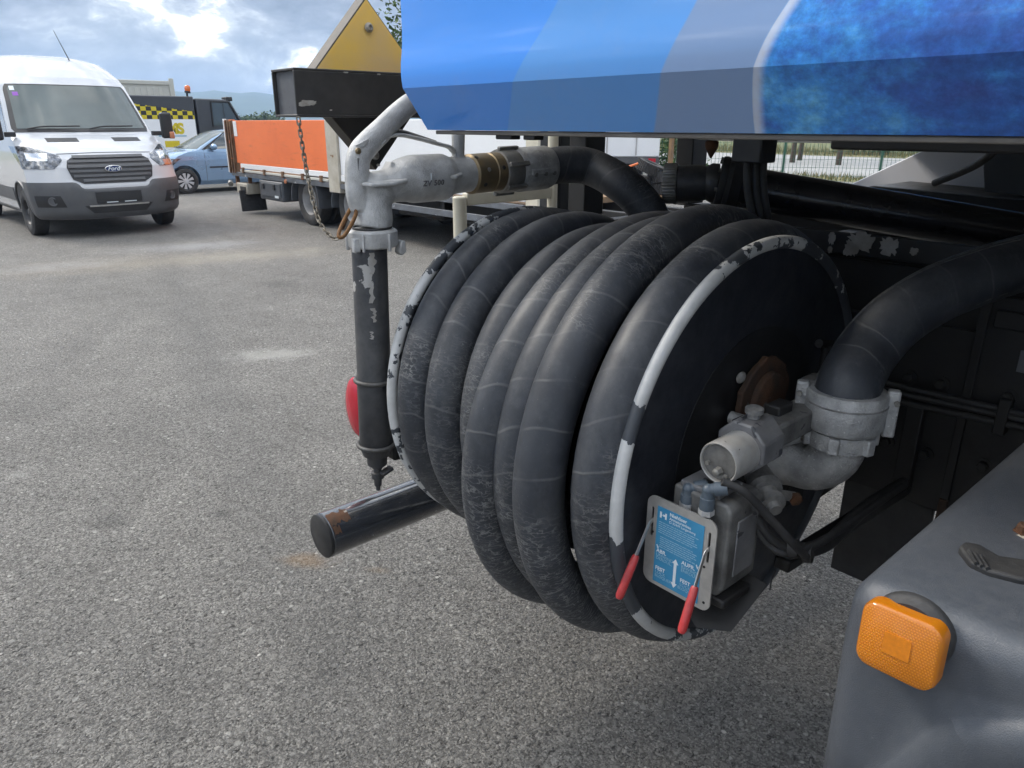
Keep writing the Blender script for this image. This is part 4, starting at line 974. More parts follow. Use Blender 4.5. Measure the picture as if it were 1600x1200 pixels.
# grip loop: front web, diagonal, rear strut
def slab(p, q, wz, wx):
    dd = (q - p); L = dd.length; rot = Matrix.Rotation(math.atan2(dd.z, dd.y), 3, 'X'); cb.box((p + q) / 2, (wx, L + wz * .6, wz), rot)
grip = catmull([nz(565, 326), nz(559, 300), nz(558, 268), nz(561, 244), nz(574, 226), nz(598, 202), nz(622, 178), nz(645, 160), nz(672, 151), nz(700, 160), nz(715, 182), nz(716, 215), nz(716, 255)], 6)
gn = len(grip)
cb.tube(grip, [.030 - .013 * max(0, (i / gn - .30)) / .70 if i / gn > .30 else .030 for i in range(gn)], 20, nrm=V(1, 0, 0), flat=(.74, 1.0))
slab(nz(600, 292), nz(612, 262), .03, .03)
cbo = cb.build('nozzle_body', M['cast_alu'], NZ, remesh=.0032, smooth=7)
# cast ribs, recessed panel, boss
for (a, b, hh) in (((572, 292), (642, 284), .009), ((692, 280), (724, 275), .010)):
    p, q = nz(*a, dx=.046), nz(*b, dx=.052); dd = q - p
    rb = MB(); L = dd.length
    rb.prism([p + V(-.02, 0, 0), p + V(.006, L * .10, hh * .3 - .004), p + V(.018, L * .5, dd.z * .5 - .004), p + V(.012, L * .9, dd.z - .002), q + V(-.02, 0, 0)], (0, 0, hh)); rb.build('cast_rib', M['cast_alu'], cbo, bevel=.003)
MB().box(nz(562, 262, .0195), (.003, .011, .042)).build('recess', M['cast_dull'], cbo, bevel=.001)
MB().prism([nz(552, 228, .019), nz(575, 216, .019), nz(574, 222, .019), nz(566, 231, .019)], (.004, 0, 0)).build('cast_step', M['cast_alu'], cbo, bevel=.001)
sc_ = MB(); sc_.lathe(nz(559, 236, .018), (1, 0, 0), [(0, .007), (.004, .007), (.0055, .005)], 14); sc_.lathe(nz(559, 236, .022), (1, 0, 0), [(0, .0032), (.0035, .003)], 8); sc_.build('pivot_screw', M['brass'], cbo)
tr = catmull([nz(592, 226, .004), nz(604, 214, .004), nz(625, 211, .004), nz(655, 217, .004), nz(685, 225, .004), nz(702, 230, .004), nz(709, 239, .004), nz(710, 246, .004)], 6)
MB().tube(tr, [.010] * 4 + [.008] * (len(tr) - 12) + [.006] * 8, 12, nrm=V(1, 0, 0), flat=(1.5, .62)).build('trigger', M['cast_alu'], NZ)
tr2 = catmull([nz(603, 209, -.004), nz(625, 205, -.004), nz(650, 212, -.004), nz(680, 222, -.004)], 6)
MB().tube(tr2, .006, 10, nrm=V(1, 0, 0), flat=(1.2, .7)).build('trigger_guard', M['cast_dull'], NZ)
tx = nz(664, 291, .0605)
t1 = text('cast_lettering', 'ZV 500', .0185, tx + V(0.0008, -.006, 0), (0, 1, .018), (.26, 0, 1), M['engrave'], cbo, extrude=.0011, align='LEFT', bold=.0002, space=1.12)
MB().box(nz(674, 276, .0585), (.002, .0028, .016)).build('cast_mark', M['print_white'], cbo, bevel=.0005)
for px1, py1 in ((704, 262), (706, 290)): MB().box(nz(px1, py1, .044), (.004, .014, .014)).build('flat_boss', M['cast_dull'], cbo, bevel=.002)
# brass swivel, union nut with lugs, hose clamp
b0 = nz(733, 272.3); b1 = nz(853, 261.5); ba = (b1 - b0).normalized(); bl = (b1 - b0).length
def bp(x): return bl * (x - 733) / 120.0
sw = MB(); sw.lathe(b0, ba, [(bp(731), .045), (bp(733), .0505), (bp(757), .0505), (bp(758), .0475), (bp(760), .0475), (bp(761), .0505), (bp(776), .0505), (bp(777), .047)], 44); swo = sw.build('brass_swivel', M['brass'], NZ)
a_, u_, v_ = frame(ba)
def around(xp, ang, r_):
    # angle measured from the side facing +X, towards up
    o_ = V(1, 0, 0); o_ = (o_ - ba * o_.dot(ba)).normalized(); w_ = ba.cross(o_); w_ = w_ if w_.z > 0 else -w_
    dr = o_ * math.cos(ang) + w_ * math.sin(ang); return b0 + ba * bp(xp) + dr * r_, dr, ba.cross(dr)
for xp, ang, big in ((745, R(14), 1), (767, R(16), 0), (741, R(-30), 0), (735, R(58), 0)):
    c_, dr, tn = around(xp, ang, .049)
    MB().lathe(c_, dr, [(0, .0055), (.0025, .0055), (.003, .003)], 14).build('set_screw', M['steel' if big else 'rubber'], swo)
nu_ = MB(); nu_.lathe(b0, ba, [(bp(773), .046), (bp(774), .055), (bp(777), .0575), (bp(795), .0575), (bp(800), .054), (bp(802), .048)], 44); nuo = nu_.build('union_nut', M['union'], NZ)
for k in range(6):
    c_, dr, tn = around(788, R(60 * k + 20), .060); rot = Matrix((ba, tn, dr)).transposed()
    MB().box(c_, (bp(801) - bp(772), .012, .010), rot).build('lug', M['union'], nuo, bevel=.002)
hc = MB(); hc.lathe(b0, ba, [(bp(797), .046), (bp(798), .0555), (bp(802), .059), (bp(849), .059), (bp(853), .0565), (bp(854), .05)], 44); hco = hc.build('hose_clamp', M['cast_elbow'], NZ)
c_, dr, tn = around(826, R(-4), .0575); rot = Matrix((ba, tn, dr)).transposed()
MB().box(c_, (bp(846) - bp(806), .016, .012), rot).build('clamp_ear', M['cast_elbow'], hco, bevel=.003)
for xp in (812, 828, 842):
    c_, dr, tn = around(xp, R(-10), .060); MB().lathe(c_, dr, [(0, .006), (.004, .006)], 8).build('clamp_bolt', M['union'], hco)
# collar on the holder
c0 = nz(581.5, 357); c1 = nz(581.5, 392); ca_ = V(0, 0, -1)
co_ = MB(); co_.lathe(c0, ca_, [(0, .046), (.001, .054), (.006, .0595), (.038, .0600), (.041, .058), (.044, .05)], 44); coo = co_.build('collar', M['cast_alu'], NZ)
MB().torus(c0 + V(0, 0, .003), (0, 0, 1), .046, .0025, 40, 8).build('collar_seal', M['rubber'], coo)
for a in (R(-52), R(8), R(128), R(188), R(248)):
    MB().box(c0 + V(.060 * math.cos(a), .060 * math.sin(a), -.028), (.010, .006, .040), Matrix.Rotation(a, 3, 'Z')).build('lug', M['cast_alu'], coo, bevel=.002)
MB().prism([c0 + V(.02, .052, -.03), c0 + V(.02, .064, -.03), c0 + V(.02, .066, -.058), c0 + V(.02, .052, -.066), c0 + V(.02, .045, -.058)], (.025, 0, 0)).build('cam_ear', M['cast_alu'], coo, bevel=.003)
MB().box(c0 + V(.02, -.058, -.032), (.014, .018, .034)).build('chain_ear', M['cast_alu'], coo, bevel=.003)

# holder tube
HT = root('nozzle_holder', (NX, .91, .72), 'worn black upright holder tube beside the reel with drain cock below', 'holder')
h0 = V(NX, .922, 1.372); h1 = V(NX, .905, .840); hx = (h1 - h0).normalized(); HL = (h1 - h0).length
ht = MB(); ht.lathe(h0, hx, [(.012, .037), (.0, .0385), (-.001, .0415), (.003, .0425), (HL * .60, .0425), (HL * .605, .0435), (HL * .985, .0435), (HL, .040), (HL + .012, .036), (HL + .014, .027), (HL + .040, .026), (HL + .042, .016)], 40); hto = ht.build('holder_tube', M['holder'], HT)
for k, (an, t_, w_, hgt) in enumerate(((-.45, .035, .022, .05), (-.50, .105, .014, .05), (-.42, .16, .012, .035), (-.58, .21, .010, .02))):
    rnd = random.Random(60 + k); n = 8; vs = []; fs = []
    for i in range(n + 1):
        tt = t_ + hgt * (i / n - .5); w2 = w_ * rnd.uniform(.35, 1.0); off = rnd.uniform(-.004, .004)
        for j in range(5):
            a = an + (off + w2 * (j / 4 - .5)) / .0425; vs.append(h0 + hx * tt + V(math.cos(a), math.sin(a), 0) * .0432)
    for i in range(n):
        for j in range(4): fs.append((i * 5 + j, i * 5 + j + 1, (i + 1) * 5 + j + 1, (i + 1) * 5 + j))
    MB().add(vs, fs).build('worn_patch', M['peel'], hto)
for z in (1.035, .858):
    cy = .922 + (1.372 - z) / (1.372 - .84) * (.905 - .922)
    MB().torus((NX, cy, z), hx, .0468, .0058, 48, 10).build('wire_clamp', M['clamp_wire'], HT)
    MB().tube([V(NX + .035, cy + .035, z), V(NX + .03, cy + .16, z), V(NX + .01, 1.36, z + .01)], .0058, 10).build('clamp_arm', M['clamp_wire'], HT)
MB().span((NX - .03, .945, .80), (NX + .02, 1.0, .875)).build('holder_bracket', M['chassis'], HT, bevel=.006)
MB().span((NX - .03, .995, .82), (NX + .0, 1.36, .86)).build('holder_arm', M['chassis'], HT, bevel=.004)
dk = h1 + hx * .05
dc = MB(); dc.lathe(dk, hx, [(-.012, .017), (.0, .015), (.002, .011), (.012, .011), (.014, .017), (.03, .017), (.032, .011), (.052, .010), (.054, .006), (.066, .006)], 16); dco = dc.build('drain_cock', M['holder'], HT)
MB().box(dk + hx * .018 + V(.02, .016, .010), (.022, .034, .010), Matrix.Rotation(R(18), 3, 'X')).build('cock_lever', M['holder'], dco, bevel=.003)

# ------------------------------------------------------------------ chain and snap hook
cpts = catmull([at(466, 184, 'X', -1.80), at(470, 212, 'X', -1.79), at(476, 250, 'X', -1.77), at(483, 286, 'X', -1.74), at(491, 322, 'X', -1.70), at(500, 348, 'X', -1.66), at(511, 364, 'X', -1.63), at(522, 372, 'X', -1.60), at(531, 373, 'X', -1.58)], 14)
CH = root('safety_chain', tuple(cpts[-1]), 'thin galvanised chain hanging from the black beam to the rusty hook', 'chain')
seg = [0]
for a, b in zip(cpts, cpts[1:]): seg.append(seg[-1] + (b - a).length)
def along(s_):
    for i in range(len(seg) - 1):
        if s_ <= seg[i + 1]:
            t_ = (s_ - seg[i]) / (seg[i + 1] - seg[i]); return cpts[i].lerp(cpts[i + 1], t_), (cpts[i + 1] - cpts[i]).normalized()
    return cpts[-1], (cpts[-1] - cpts[-2]).normalized()
LL, LW, lr = .0205, .0072, .0018
link_me = None; s_ = .008; k = 0
lp = []
for i in range(20):
    a = 2 * math.pi * i / 20; x, y = math.cos(a), math.sin(a); lp.append(V((LL / 2 - LW / 2) * (1 if x > 0 else -1) * (abs(x) > .05) + LW / 2 * x, LW / 2 * y * 1.15, 0))
proto = None
while s_ < seg[-1]:
    c_, tg = along(s_); a_, u_, v_ = frame(tg); tw = R(45 + 90 * (k % 2) + random.uniform(-14, 14)); side = u_ * math.cos(tw) + v_ * math.sin(tw)
    if proto is None: proto = MB().tube(lp, lr, 8, closed=True, nrm=V(0, 0, 1)).build('chain_link', M['rust_chain'], CH); o = proto
    else: o = bpy.data.objects.new('chain_link', proto.data); attach(o, CH)
    o.rotation_euler = Matrix((tg, side, tg.cross(side))).transposed().to_euler(); o.location = c_ - OFF[CH]
    s_ += LL - lr * 3.2; k += 1
SH = root('snap_hook', tuple(nz(532, 372)), 'rusty brown snap hook clipped between the nozzle grip and the chain', 'hook')
sp = [nz(553, 322, .004), nz(556, 327, .01), nz(555, 338, .012), nz(546, 356, .012), nz(537, 369, .012), nz(531, 371, .008), nz(529, 366, .002), nz(534, 352, -.008), nz(542, 336, -.008), nz(549, 324, -.004)]
cs = catmull(sp + [sp[0]], 6)[:-1]
MB().tube(cs, .0046, 10, closed=True).build('hook_body', M['rust_snap'], SH)
MB().tube([nz(533, 358, -.012), nz(541, 341, -.012)], .0056, 10).build('hook_gate', M['rust'], SH)

# ------------------------------------------------------------------ reel control: valve block, sign plate, two levers
CT = root('reel_control', (-.62, 1.04, .83), 'grey valve block with blue instruction plate and two red levers', 'control valve')
vb = MB(); vb.prism([V(-.690, .995, .862), V(-.585, .995, .862), V(-.571, .995, .885), V(-.571, .995, 1.034), V(-.580, .995, 1.046), V(-.690, .995, 1.046)], (0, .10, 0))
vbo = vb.build('valve_block', M['valve'], CT, bevel=.006, seg=3)
MB().span((-.640, .992, .846), (-.565, 1.08, .863)).build('block_base', M['chassis'], CT, bevel=.004)
MB().span((-.68, 1.0, 1.045), (-.60, 1.075, 1.056)).build('block_cap', M['gearbox'], CT, bevel=.003)
MB().box(V(-.5705, 1.05, .955), (.004, .062, .11)).build('side_cover', M['gearbox'], CT, bevel=.002)
lb = MB(); lb.prism([V(-.70, 1.03, .815), V(-.62, 1.0, .775), V(-.56, 1.02, .790), V(-.55, 1.10, .845), V(-.64, 1.10, .85)], (0, .012, .01)); lb.build('base_bracket', M['chassis'], CT, bevel=.006)
PY = .978
px0, px1, pz0, pz1 = -.730, -.583, .838, 1.018
pcx, pcz = (px0 + px1) / 2, (pz0 + pz1) / 2
# plate with two lever slots: built from strips so the slots are open
def plate():
    mb = MB(); t_ = .003; s0, s1, sw_ = .905 + .03, .995, .005
    sl, sr = px0 + .013, px1 - .013
    outer = rsq(V(pcx, PY, pcz), V(1, 0, 0), V(0, 0, 1), px1 - px0, pz1 - pz0, .018, 5)
    bm = bmesh.new(); ring = [bm.verts.new(p) for p in outer]; es = [bm.edges.new((ring[i], ring[(i + 1) % len(ring)])) for i in range(len(ring))]
    for cx in (sl, sr):
        sl_ = rsq(V(cx, PY, (s0 + s1) / 2), V(1, 0, 0), V(0, 0, 1), sw_, s1 - s0, .0024, 3); rr = [bm.verts.new(p) for p in sl_]; es += [bm.edges.new((rr[i], rr[(i + 1) % len(rr)])) for i in range(len(rr))]
    bmesh.ops.triangle_fill(bm, use_beauty=True, use_dissolve=True, edges=es, normal=(0, -1, 0))
    bm.verts.index_update(); vs = [v.co.copy() for v in bm.verts]; fs = [[v.index for v in f.verts] for f in bm.faces]; bm.free()
    mb.add(vs, fs); o = mb.build('sign_plate', M['plate'], CT, angle=0); md = o.modifiers.new('solid', 'SOLIDIFY'); md.thickness = t_; md.offset = 0
    return o
plo2 = plate()
DY = PY - .0019
dx0, dx1, dz0, dz1 = px0 + .024, px1 - .024, pz0 + .008, pz1 - .016
MB().span((dx0, DY - .0006, dz0), (dx1, DY, dz1)).build('blue_sign', M['decal_blue'], plo2, angle=0)
TY = DY - .0009; W_ = dx1 - dx0; Xd, Zd = (1, 0, 0), (0, 0, 1)
def tt(s_, fx, fz, size, mat='print_white', al='LEFT', bold=0.0): return text('sign_lettering', s_, size, V(dx0 + W_ * fx, TY, dz0 + (dz1 - dz0) * fz), Xd, Zd, M[mat], plo2, extrude=.0001, align=al, bold=bold)
# emblem: two uprights with folded middle strokes
e0 = V(dx0 + W_ * .06, TY, dz0 + (dz1 - dz0) * .865); es_ = .0115
for pts_ in ([(0, 0), (.32, 0), (.32, .42), (.48, .56), (.32, .72), (.32, 1), (0, 1)], [(1.05, 0), (.75, 0), (.75, .26), (.40, .42), (.40, .30), (.60, .12), (.60, .0), (.75, .0), (.75, 1), (1.05, 1)]):
    pass
MB().prism([e0 + V(es_ * a, 0, es_ * b) for a, b in ((0, 0), (.34, 0), (.34, .38), (.62, .64), (.62, .40), (.98, .40), (.98, 0), (1.3, 0), (1.3, 1.05), (.98, 1.05), (.98, .74), (.64, .74), (.34, .46), (.34, 1.05), (0, 1.05))], (0, -.0002, 0)).build('sign_emblem', M['print_white'], plo2, angle=0)
tt('Niehüser', .27, .935, .0098, bold=.00022); tt('Armaturenbau', .27, .888, .0078, bold=.0001); tt('D-33449 Langenberg', .27, .845, .0066)
rnd = random.Random(3); ml = MB()
for k in range(12):
    zz = dz0 + (dz1 - dz0) * (.805 - .0270 * k - (.025 if k > 5 else 0)); x = dx0 + W_ * (.05 if k < 6 else .10); xe = dx1 - W_ * (.06 + .15 * rnd.random())
    while x < xe:
        l = rnd.uniform(.003, .011); ml.span((x, TY - .0001, zz), (min(x + l, xe), TY + .0001, zz + .0015)); x += l + .0013
ml.build('fine_print', M['print_pale'], plo2, angle=0, kind='stuff')
tt('ABR.', .04, .405, .0108, bold=.0002); tt('UNWIND', .04, .355, .0088, 'print_pale'); tt('DEROUL.', .04, .310, .0088, 'print_pale')
tt('AUFR.', .60, .405, .0108, bold=.0002); tt('REWIND', .60, .355, .0088, 'print_pale'); tt('ENROUL.', .60, .310, .0088, 'print_pale')
tt('FEST', .04, .170, .0108, bold=.0002); tt('LOCK', .04, .120, .0088, 'print_pale'); tt('BLOQUER', .04, .072, .0082, 'print_pale')
tt('FEST', .60, .170, .0108, bold=.0002); tt('LOCK', .60, .120, .0088, 'print_pale'); tt('BLOQUER', .56, .072, .0082, 'print_pale')
ac_ = V(dx0 + W_ * .475, TY, dz0 + (dz1 - dz0) * .235); ah, aw = .030, .0042
MB().prism([ac_ + V(x, 0, z) for x, z in ((0, ah), (aw * 1.6, ah - .010), (aw * .7, ah - .010), (aw * .7, -ah + .010), (aw * 1.6, -ah + .010), (0, -ah), (-aw * 1.6, -ah + .010), (-aw * .7, -ah + .010), (-aw * .7, ah - .010), (-aw * 1.6, ah - .010))], (0, -.0002, 0)).build('double_arrow', M['print_white'], plo2, angle=0)
for fx, fz in ((.06, .47), (.93, .46)): MB().prism([V(dx0 + W_ * fx, TY, dz0 + (dz1 - dz0) * fz) + V(x, 0, z) for x, z in ((-.003, .004), (.001, -.004), (.0045, .007), (.002, .001), (.0005, .002), (-.001, .0055))], (0, -.0002, 0)).build('check_mark', M['print_white'], plo2, angle=0)
for cx, cz in ((px1 - .012, pz0 + .017), (px0 + .016, .945), (px1 - .018, .925)): MB().lathe((cx, PY - .0014, cz), (0, -1, 0), [(0, .0026), (.001, .0024)], 10).build('plate_hole', M['chassis'], plo2)
def lever(sx, pz, tip, name='lever'):
    p0 = V(sx, PY + .012, pz + .012); tip = Vector(tip); e = bpy.data.objects.new(name, None); attach(e, CT)
    bend = V(sx, PY - .012, pz + .004); d_ = (tip - bend).normalized(); L = (tip - bend).length
    g0_ = bend + d_ * L * .40
    st = MB(); cpath = catmull([p0, bend + V(0, .004, .004), bend + d_ * .014, g0_ + d_ * .01], 6); st.tube(cpath, .0038, 10, nrm=V(1, 0, 0), flat=(.55, 1.25)); st.build('lever_blade', M['steel'], e)
    gr = MB(); gr.lathe(g0_, d_, [(0, .0052), (.003, .0066), (.012, .0074), ((tip - g0_).length * .5, .0080), ((tip - g0_).length - .008, .0080), ((tip - g0_).length - .002, .0062), ((tip - g0_).length, .003)], 18); gr.build('grip', M['red_grip'], e)
lever(px0 + .013, .956, at(966, 936, 'Y', .905)); lever(px1 - .013, .952, at(1064, 990, 'Y', .905))
# push-in fittings and hydraulic lines
def fitting(b, top, out):
    e = MB(); b, top, out = Vector(b), Vector(top), Vector(out)
    e.lathe(b, top - b, [(0, .0125), (.003, .0130), ((top - b).length * .6, .0125), ((top - b).length * .62, .0105), ((top - b).length, .0102)], 18)
    e.ell(top, (.0108, .0108, .0108), 14, 10); e.lathe(top, out - top, [(0, .0100), ((out - top).length * .3, .0100), ((out - top).length * .32, .0122), ((out - top).length, .0122)], 18)
    o = e.build('pipe_fitting', M['fitting'], CT)
    MB().lathe(b - V(0, 0, .010), (0, 0, 1), [(0, .0138), (.010, .0138), (.0105, .012)], 6).build('fitting_nut', M['cast_alu'], CT)
f1b, f2b = at(1074, 784, 'Y', 1.0), at(1104, 795, 'Y', .985)
fitting(f1b, f1b + V(.0, .0, .026), f1b + V(.022, .024, .032)); fitting(f2b, f2b + V(0, 0, .036), f2b + V(.024, .018, .042))
for a, b, c_, d_, e_ in (((1128, 752, .995), (1165, 770, 1.02), (1205, 812, 1.06), (1242, 852, 1.10), (1262, 872, 1.16)), ((1100, 752, 1.02), (1160, 790, 1.08), (1200, 850, 1.10), (1245, 862, 1.14), (1330, 820, 1.35)), ((1175, 800, 1.08), (1210, 845, 1.10), (1260, 858, 1.16), (1330, 815, 1.35), (1410, 760, 1.6))):
    MB().tube(catmull([at(q[0], q[1], 'Y', q[2]) for q in (a, b, c_, d_, e_)], 8), .0075, 12).build('hydraulic_line', M['rubber'], CT)
MB().tube(catmull([at(1232, 862, 'Y', 1.13), at(1290, 850, 'Y', 1.25), at(1350, 795, 'Y', 1.45), at(1410, 755, 'Y', 1.7)], 8), .014, 12).build('line_bundle', M['rubber'], CT)
for q in ((1240, 856, 1.12), (1262, 866, 1.165)):
    MB().lathe(at(*q[:2], 'Y', q[2]), (1, .3, .2), [(-.008, .016), (.008, .016)], 16).build('cable_tie', M['rubber'], CT)
MB().tube(catmull([at(1212, 892, 'Y', 1.12), at(1206, 905, 'Y', 1.12), at(1203, 922, 'Y', 1.12)], 5), .0014, 6).build('tie_tail', M['rubber'], CT)

# ------------------------------------------------------------------ vehicles in the yard (local frame: +x forward, +y left)
class Body:
    """a vehicle shell as a stack of plan outlines; front(y,z) and side(x,z) give points on it for fitting parts"""
    def __init__(s, tab, p=3.2): s.t = tab; s.p = p      # rows: z, x_front, x_rear, half width, corner depth
    def g(s, z, c): return interp(s.t, z, c)
    def front(s, t, z):
        hw, xf, cd = s.g(z, 3), s.g(z, 1), s.g(z, 4)
        if abs(t) <= 1: return Vector((xf - cd * abs(t) ** s.p, hw * t, z))
        return Vector((xf - cd - (abs(t) - 1), math.copysign(hw, t), z))
    def side(s, x, z, sg): return Vector((x, sg * s.g(z, 3), z))
    def rear(s, t, z):
        return Vector((s.g(z, 2) + .12 * abs(t) ** 4, s.g(z, 3) * t, z))
    def mesh(s, nz=70, nf=36, nsd=14):
        z0, z1 = s.t[0][0], s.t[-1][0]; vs = []; fs = []; zs = sorted(set([z0 + (z1 - z0) * i / nz for i in range(nz + 1)] + [r[0] for r in s.t]))
        for z in zs:
            ts = [math.sin(math.pi / 2 * (-1 + 2 * i / nf)) for i in range(nf + 1)]
            loop = [s.front(t, z) for t in ts]; xe, xr, hw = loop[-1].x, s.g(z, 2) + .12, s.g(z, 3)
            loop += [Vector((xe + (xr - xe) * k / nsd, hw, z)) for k in range(1, nsd + 1)]
            loop += [s.rear(1 - 2 * k / 12, z) for k in range(1, 12)]
            loop += [Vector((xr + (xe - xr) * k / nsd, -hw, z)) for k in range(0, nsd)]
            vs += loop; m = len(loop)
        for i in range(len(zs) - 1):
            for k in range(m): fs.append((i * m + k, i * m + (k + 1) % m, (i + 1) * m + (k + 1) % m, (i + 1) * m + k))
        fs.append(tuple(range(m))); fs.append(tuple((len(zs) - 1) * m + k for k in range(m)))
        return MB().add(vs, fs)
    def patch(s, kind, z0, z1, f0, f1, off=.006, n=14, nzz=10, sg=1, depth=.02):
        """a fitted sheet between boundary functions f0(z)..f1(z); kind front (t across), side (x along) or rear"""
        def P(u, z):
            return s.front(u, z) if kind == 'front' else (s.side(u, z, sg) if kind == 'side' else s.rear(u, z))
        vs = []; fs = []; cen = Vector((-2.5, 0, .9))
        grid = []
        for i in range(nzz + 1):
            z = z0 + (z1 - z0) * i / nzz; a, b = f0(z), f1(z); row = []
            for k in range(n + 1):
                u = a + (b - a) * k / n; p = P(u, z); e = .004
                du = P(u + e, z) - P(u - e, z); dz = P(u, min(z + e, s.t[-1][0])) - P(u, max(z - e, s.t[0][0])); nr = du.cross(dz)
                nr = nr.normalized() if nr.length > 1e-9 else Vector((1, 0, 0))
                ref = Vector((1, 0, .2)) if kind == 'front' and abs(u) <= 1 else (Vector((0, math.copysign(1, u), 0)) if kind == 'front' else (Vector((0, sg, 0)) if kind == 'side' else Vector((-1, 0, 0))))
                if nr.dot(ref) < 0: nr = -nr
                row.append((p, nr))
            grid.append(row)
        W2 = n + 1
        for row in grid: vs += [p + q * off for p, q in row]
        b0 = len(vs)
        for row in grid: vs += [p - q * depth for p, q in row]
        for i in range(nzz):
            for k in range(n):
                a = i * W2 + k; fs.append((a, a + 1, a + 1 + W2, a + W2)); fs.append((b0 + a, b0 + a + W2, b0 + a + 1 + W2, b0 + a + 1))
        ring = [k for k in range(W2)] + [i * W2 + n for i in range(1, nzz + 1)] + [nzz * W2 + k for k in range(n - 1, -1, -1)] + [i * W2 for i in range(nzz - 1, 0, -1)]
        for a, b in zip(ring, ring[1:] + ring[:1]): fs.append((a, b, b0 + b, b0 + a))
        return MB().add(vs, fs)
def lin(*pts):
    tab = [tuple(p) for p in pts]
    return lambda z: interp(tab, z, 1)
def cut_arches(o, cuts):
    """subtract wheel housings from a closed shell"""
    for c, r_, w_ in cuts:
        cu = MB().cyl(Vector(c) - V(0, w_ / 2, 0), Vector(c) + V(0, w_ / 2, 0), r_, n=40).build('cut_tool', M['trim_black'], None)
        md = o.modifiers.new('arch', 'BOOLEAN'); md.object = cu; md.operation = 'DIFFERENCE'; md.solver = 'EXACT'
        par = o.parent; keep = o.matrix_parent_inverse.copy(); o.parent = None; loc = o.location.copy(); o.location = (0, 0, 0)
        dg = bpy.context.evaluated_depsgraph_get(); me = bpy.data.meshes.new_from_object(o.evaluated_get(dg)); o.modifiers.clear(); o.data = me
        o.parent = par; o.location = loc
        bpy.data.objects.remove(cu)
    me = o.data; me.polygons.foreach_set('use_smooth', [True] * len(me.polygons)); me.set_sharp_from_angle(angle=R(32))

# ---- white panel van
van_tab = [(.27, -.10, -5.45, .92, .42), (.34, -.02, -5.5, .985, .44), (.55, .0, -5.52, 1.02, .46), (.74, -.01, -5.52, 1.03, .46), (.84, -.05, -5.52, 1.03, .46), (1.0, -.09, -5.52, 1.025, .48),
           (1.12, -.16, -5.52, 1.02, .50), (1.20, -.26, -5.52, 1.015, .48), (1.28, -.42, -5.52, 1.005, .44), (1.37, -.66, -5.52, .995, .36), (1.45, -.90, -5.52, .985, .30), (1.60, -1.03, -5.51, .965, .30), (1.9, -1.29, -5.5, .925, .30),
           (2.16, -1.53, -5.48, .895, .32), (2.28, -1.68, -5.46, .88, .36), (2.42, -1.93, -5.44, .855, .44), (2.54, -2.2, -5.42, .81, .5), (2.61, -2.48, -5.4, .73, .55), (2.655, -2.8, -5.35, .58, .5), (2.67, -3.1, -5.2, .35, .4)]
VB = Body(van_tab, 3.4)
VAN = root('panel_van', (-12.66, 3.17, 0), 'white high roof panel van facing the camera at the photo edge', 'van', local=True, rotz=R(2.0))
VAN.scale = (1.04, 1.045, 1.03)
vbody = VB.mesh().build('body', M['van_white'], VAN)
cut_arches(vbody, [((-1.02, 1.0, .36), .42, .75), ((-1.02, -1.0, .36), .42, .75), ((-4.3, 1.0, .36), .42, .75), ((-4.3, -1.0, .36), .42, .75)])
ws = VB.patch('front', 1.475, 2.165, lin((1.475, -.93), (1.53, -.965), (2.1, -.94), (2.165, -.90)), lin((1.475, .93), (1.53, .965), (2.1, .94), (2.165, .90)), .004, 26, 14).build('windscreen_frame', M['trim_black'], VAN)
VB.patch('front', 1.525, 2.145, lin((1.525, -.90), (2.1, -.885), (2.145, -.84)), lin((1.525, .90), (2.1, .885), (2.145, .84)), .008, 26, 14).build('windscreen', M['windscreen'], VAN)
VB.patch('front', 2.07, 2.13, lambda z: -.86, lambda z: -.80, .0095, 4, 4).build('toll_sticker', M['print_white'], VAN)
VB.patch('front', 1.99, 2.045, lambda z: -.84, lambda z: -.77, .0095, 4, 4).build('purple_sticker', pm('purple_print', (.25, .06, .42), (.2, .05, .36), 9, .4), VAN)
gl = VB.patch('front', .775, 1.155, lin((.775, -.40), (.84, -.52), (1.0, -.56), (1.10, -.53), (1.155, -.42)), lin((.775, .40), (.84, .52), (1.0, .56), (1.10, .53), (1.155, .42)), .012, 24, 12).build('grille', M['trim_black'], VAN)
def hbar(z0, z1, hw_, off, name, mat, par): VB.patch('front', z0, z1, lambda z: -hw_, lambda z: hw_, off, 22, 3).build(name, M[mat], par)
for z, hw_ in ((.80, .40), (.865, .50), (.93, .53), (.995, .54), (1.06, .53), (1.118, .46)): hbar(z, z + .034, hw_, .024, 'grille_bar', 'trim_grey', gl)
for sg in (1, -1):
    hl = VB.patch('front', .985, 1.285, (lin((.985, .70), (1.10, .585), (1.16, .60), (1.285, .90)) if sg > 0 else lin((.985, -1.02), (1.10, -1.22), (1.20, -1.36), (1.285, -1.42))),
                  (lin((.985, 1.02), (1.10, 1.22), (1.20, 1.36), (1.285, 1.42)) if sg > 0 else lin((.985, -.70), (1.10, -.585), (1.16, -.60), (1.285, -.90))), .008, 22, 12).build('headlamp', M['lamp_glass'], VAN)
    if sg > 0: VB.patch('front', .99, 1.07, (lin((.99, .80), (1.07, .78)) if sg > 0 else lin((.99, -1.0), (1.07, -1.16))), (lin((.99, 1.0), (1.07, 1.16)) if sg > 0 else lin((.99, -.80), (1.07, -.78))), .011, 10, 4).build('indicator', M['lamp_amber'], hl)
    VB.patch('front', 1.09, 1.19, (lin((1.09, .74), (1.19, .72)) if sg > 0 else lin((1.09, -.94), (1.19, -.94))), (lin((1.09, .94), (1.19, .94)) if sg > 0 else lin((1.09, -.74), (1.19, -.72))), .012, 8, 6).build('reflector', M['chrome'], hl)
bp_ = VB.patch('front', .285, .80, lin((.285, -1.12), (.40, -1.22), (.80, -1.24)), lin((.285, 1.12), (.40, 1.22), (.80, 1.24)), .014, 60, 12)
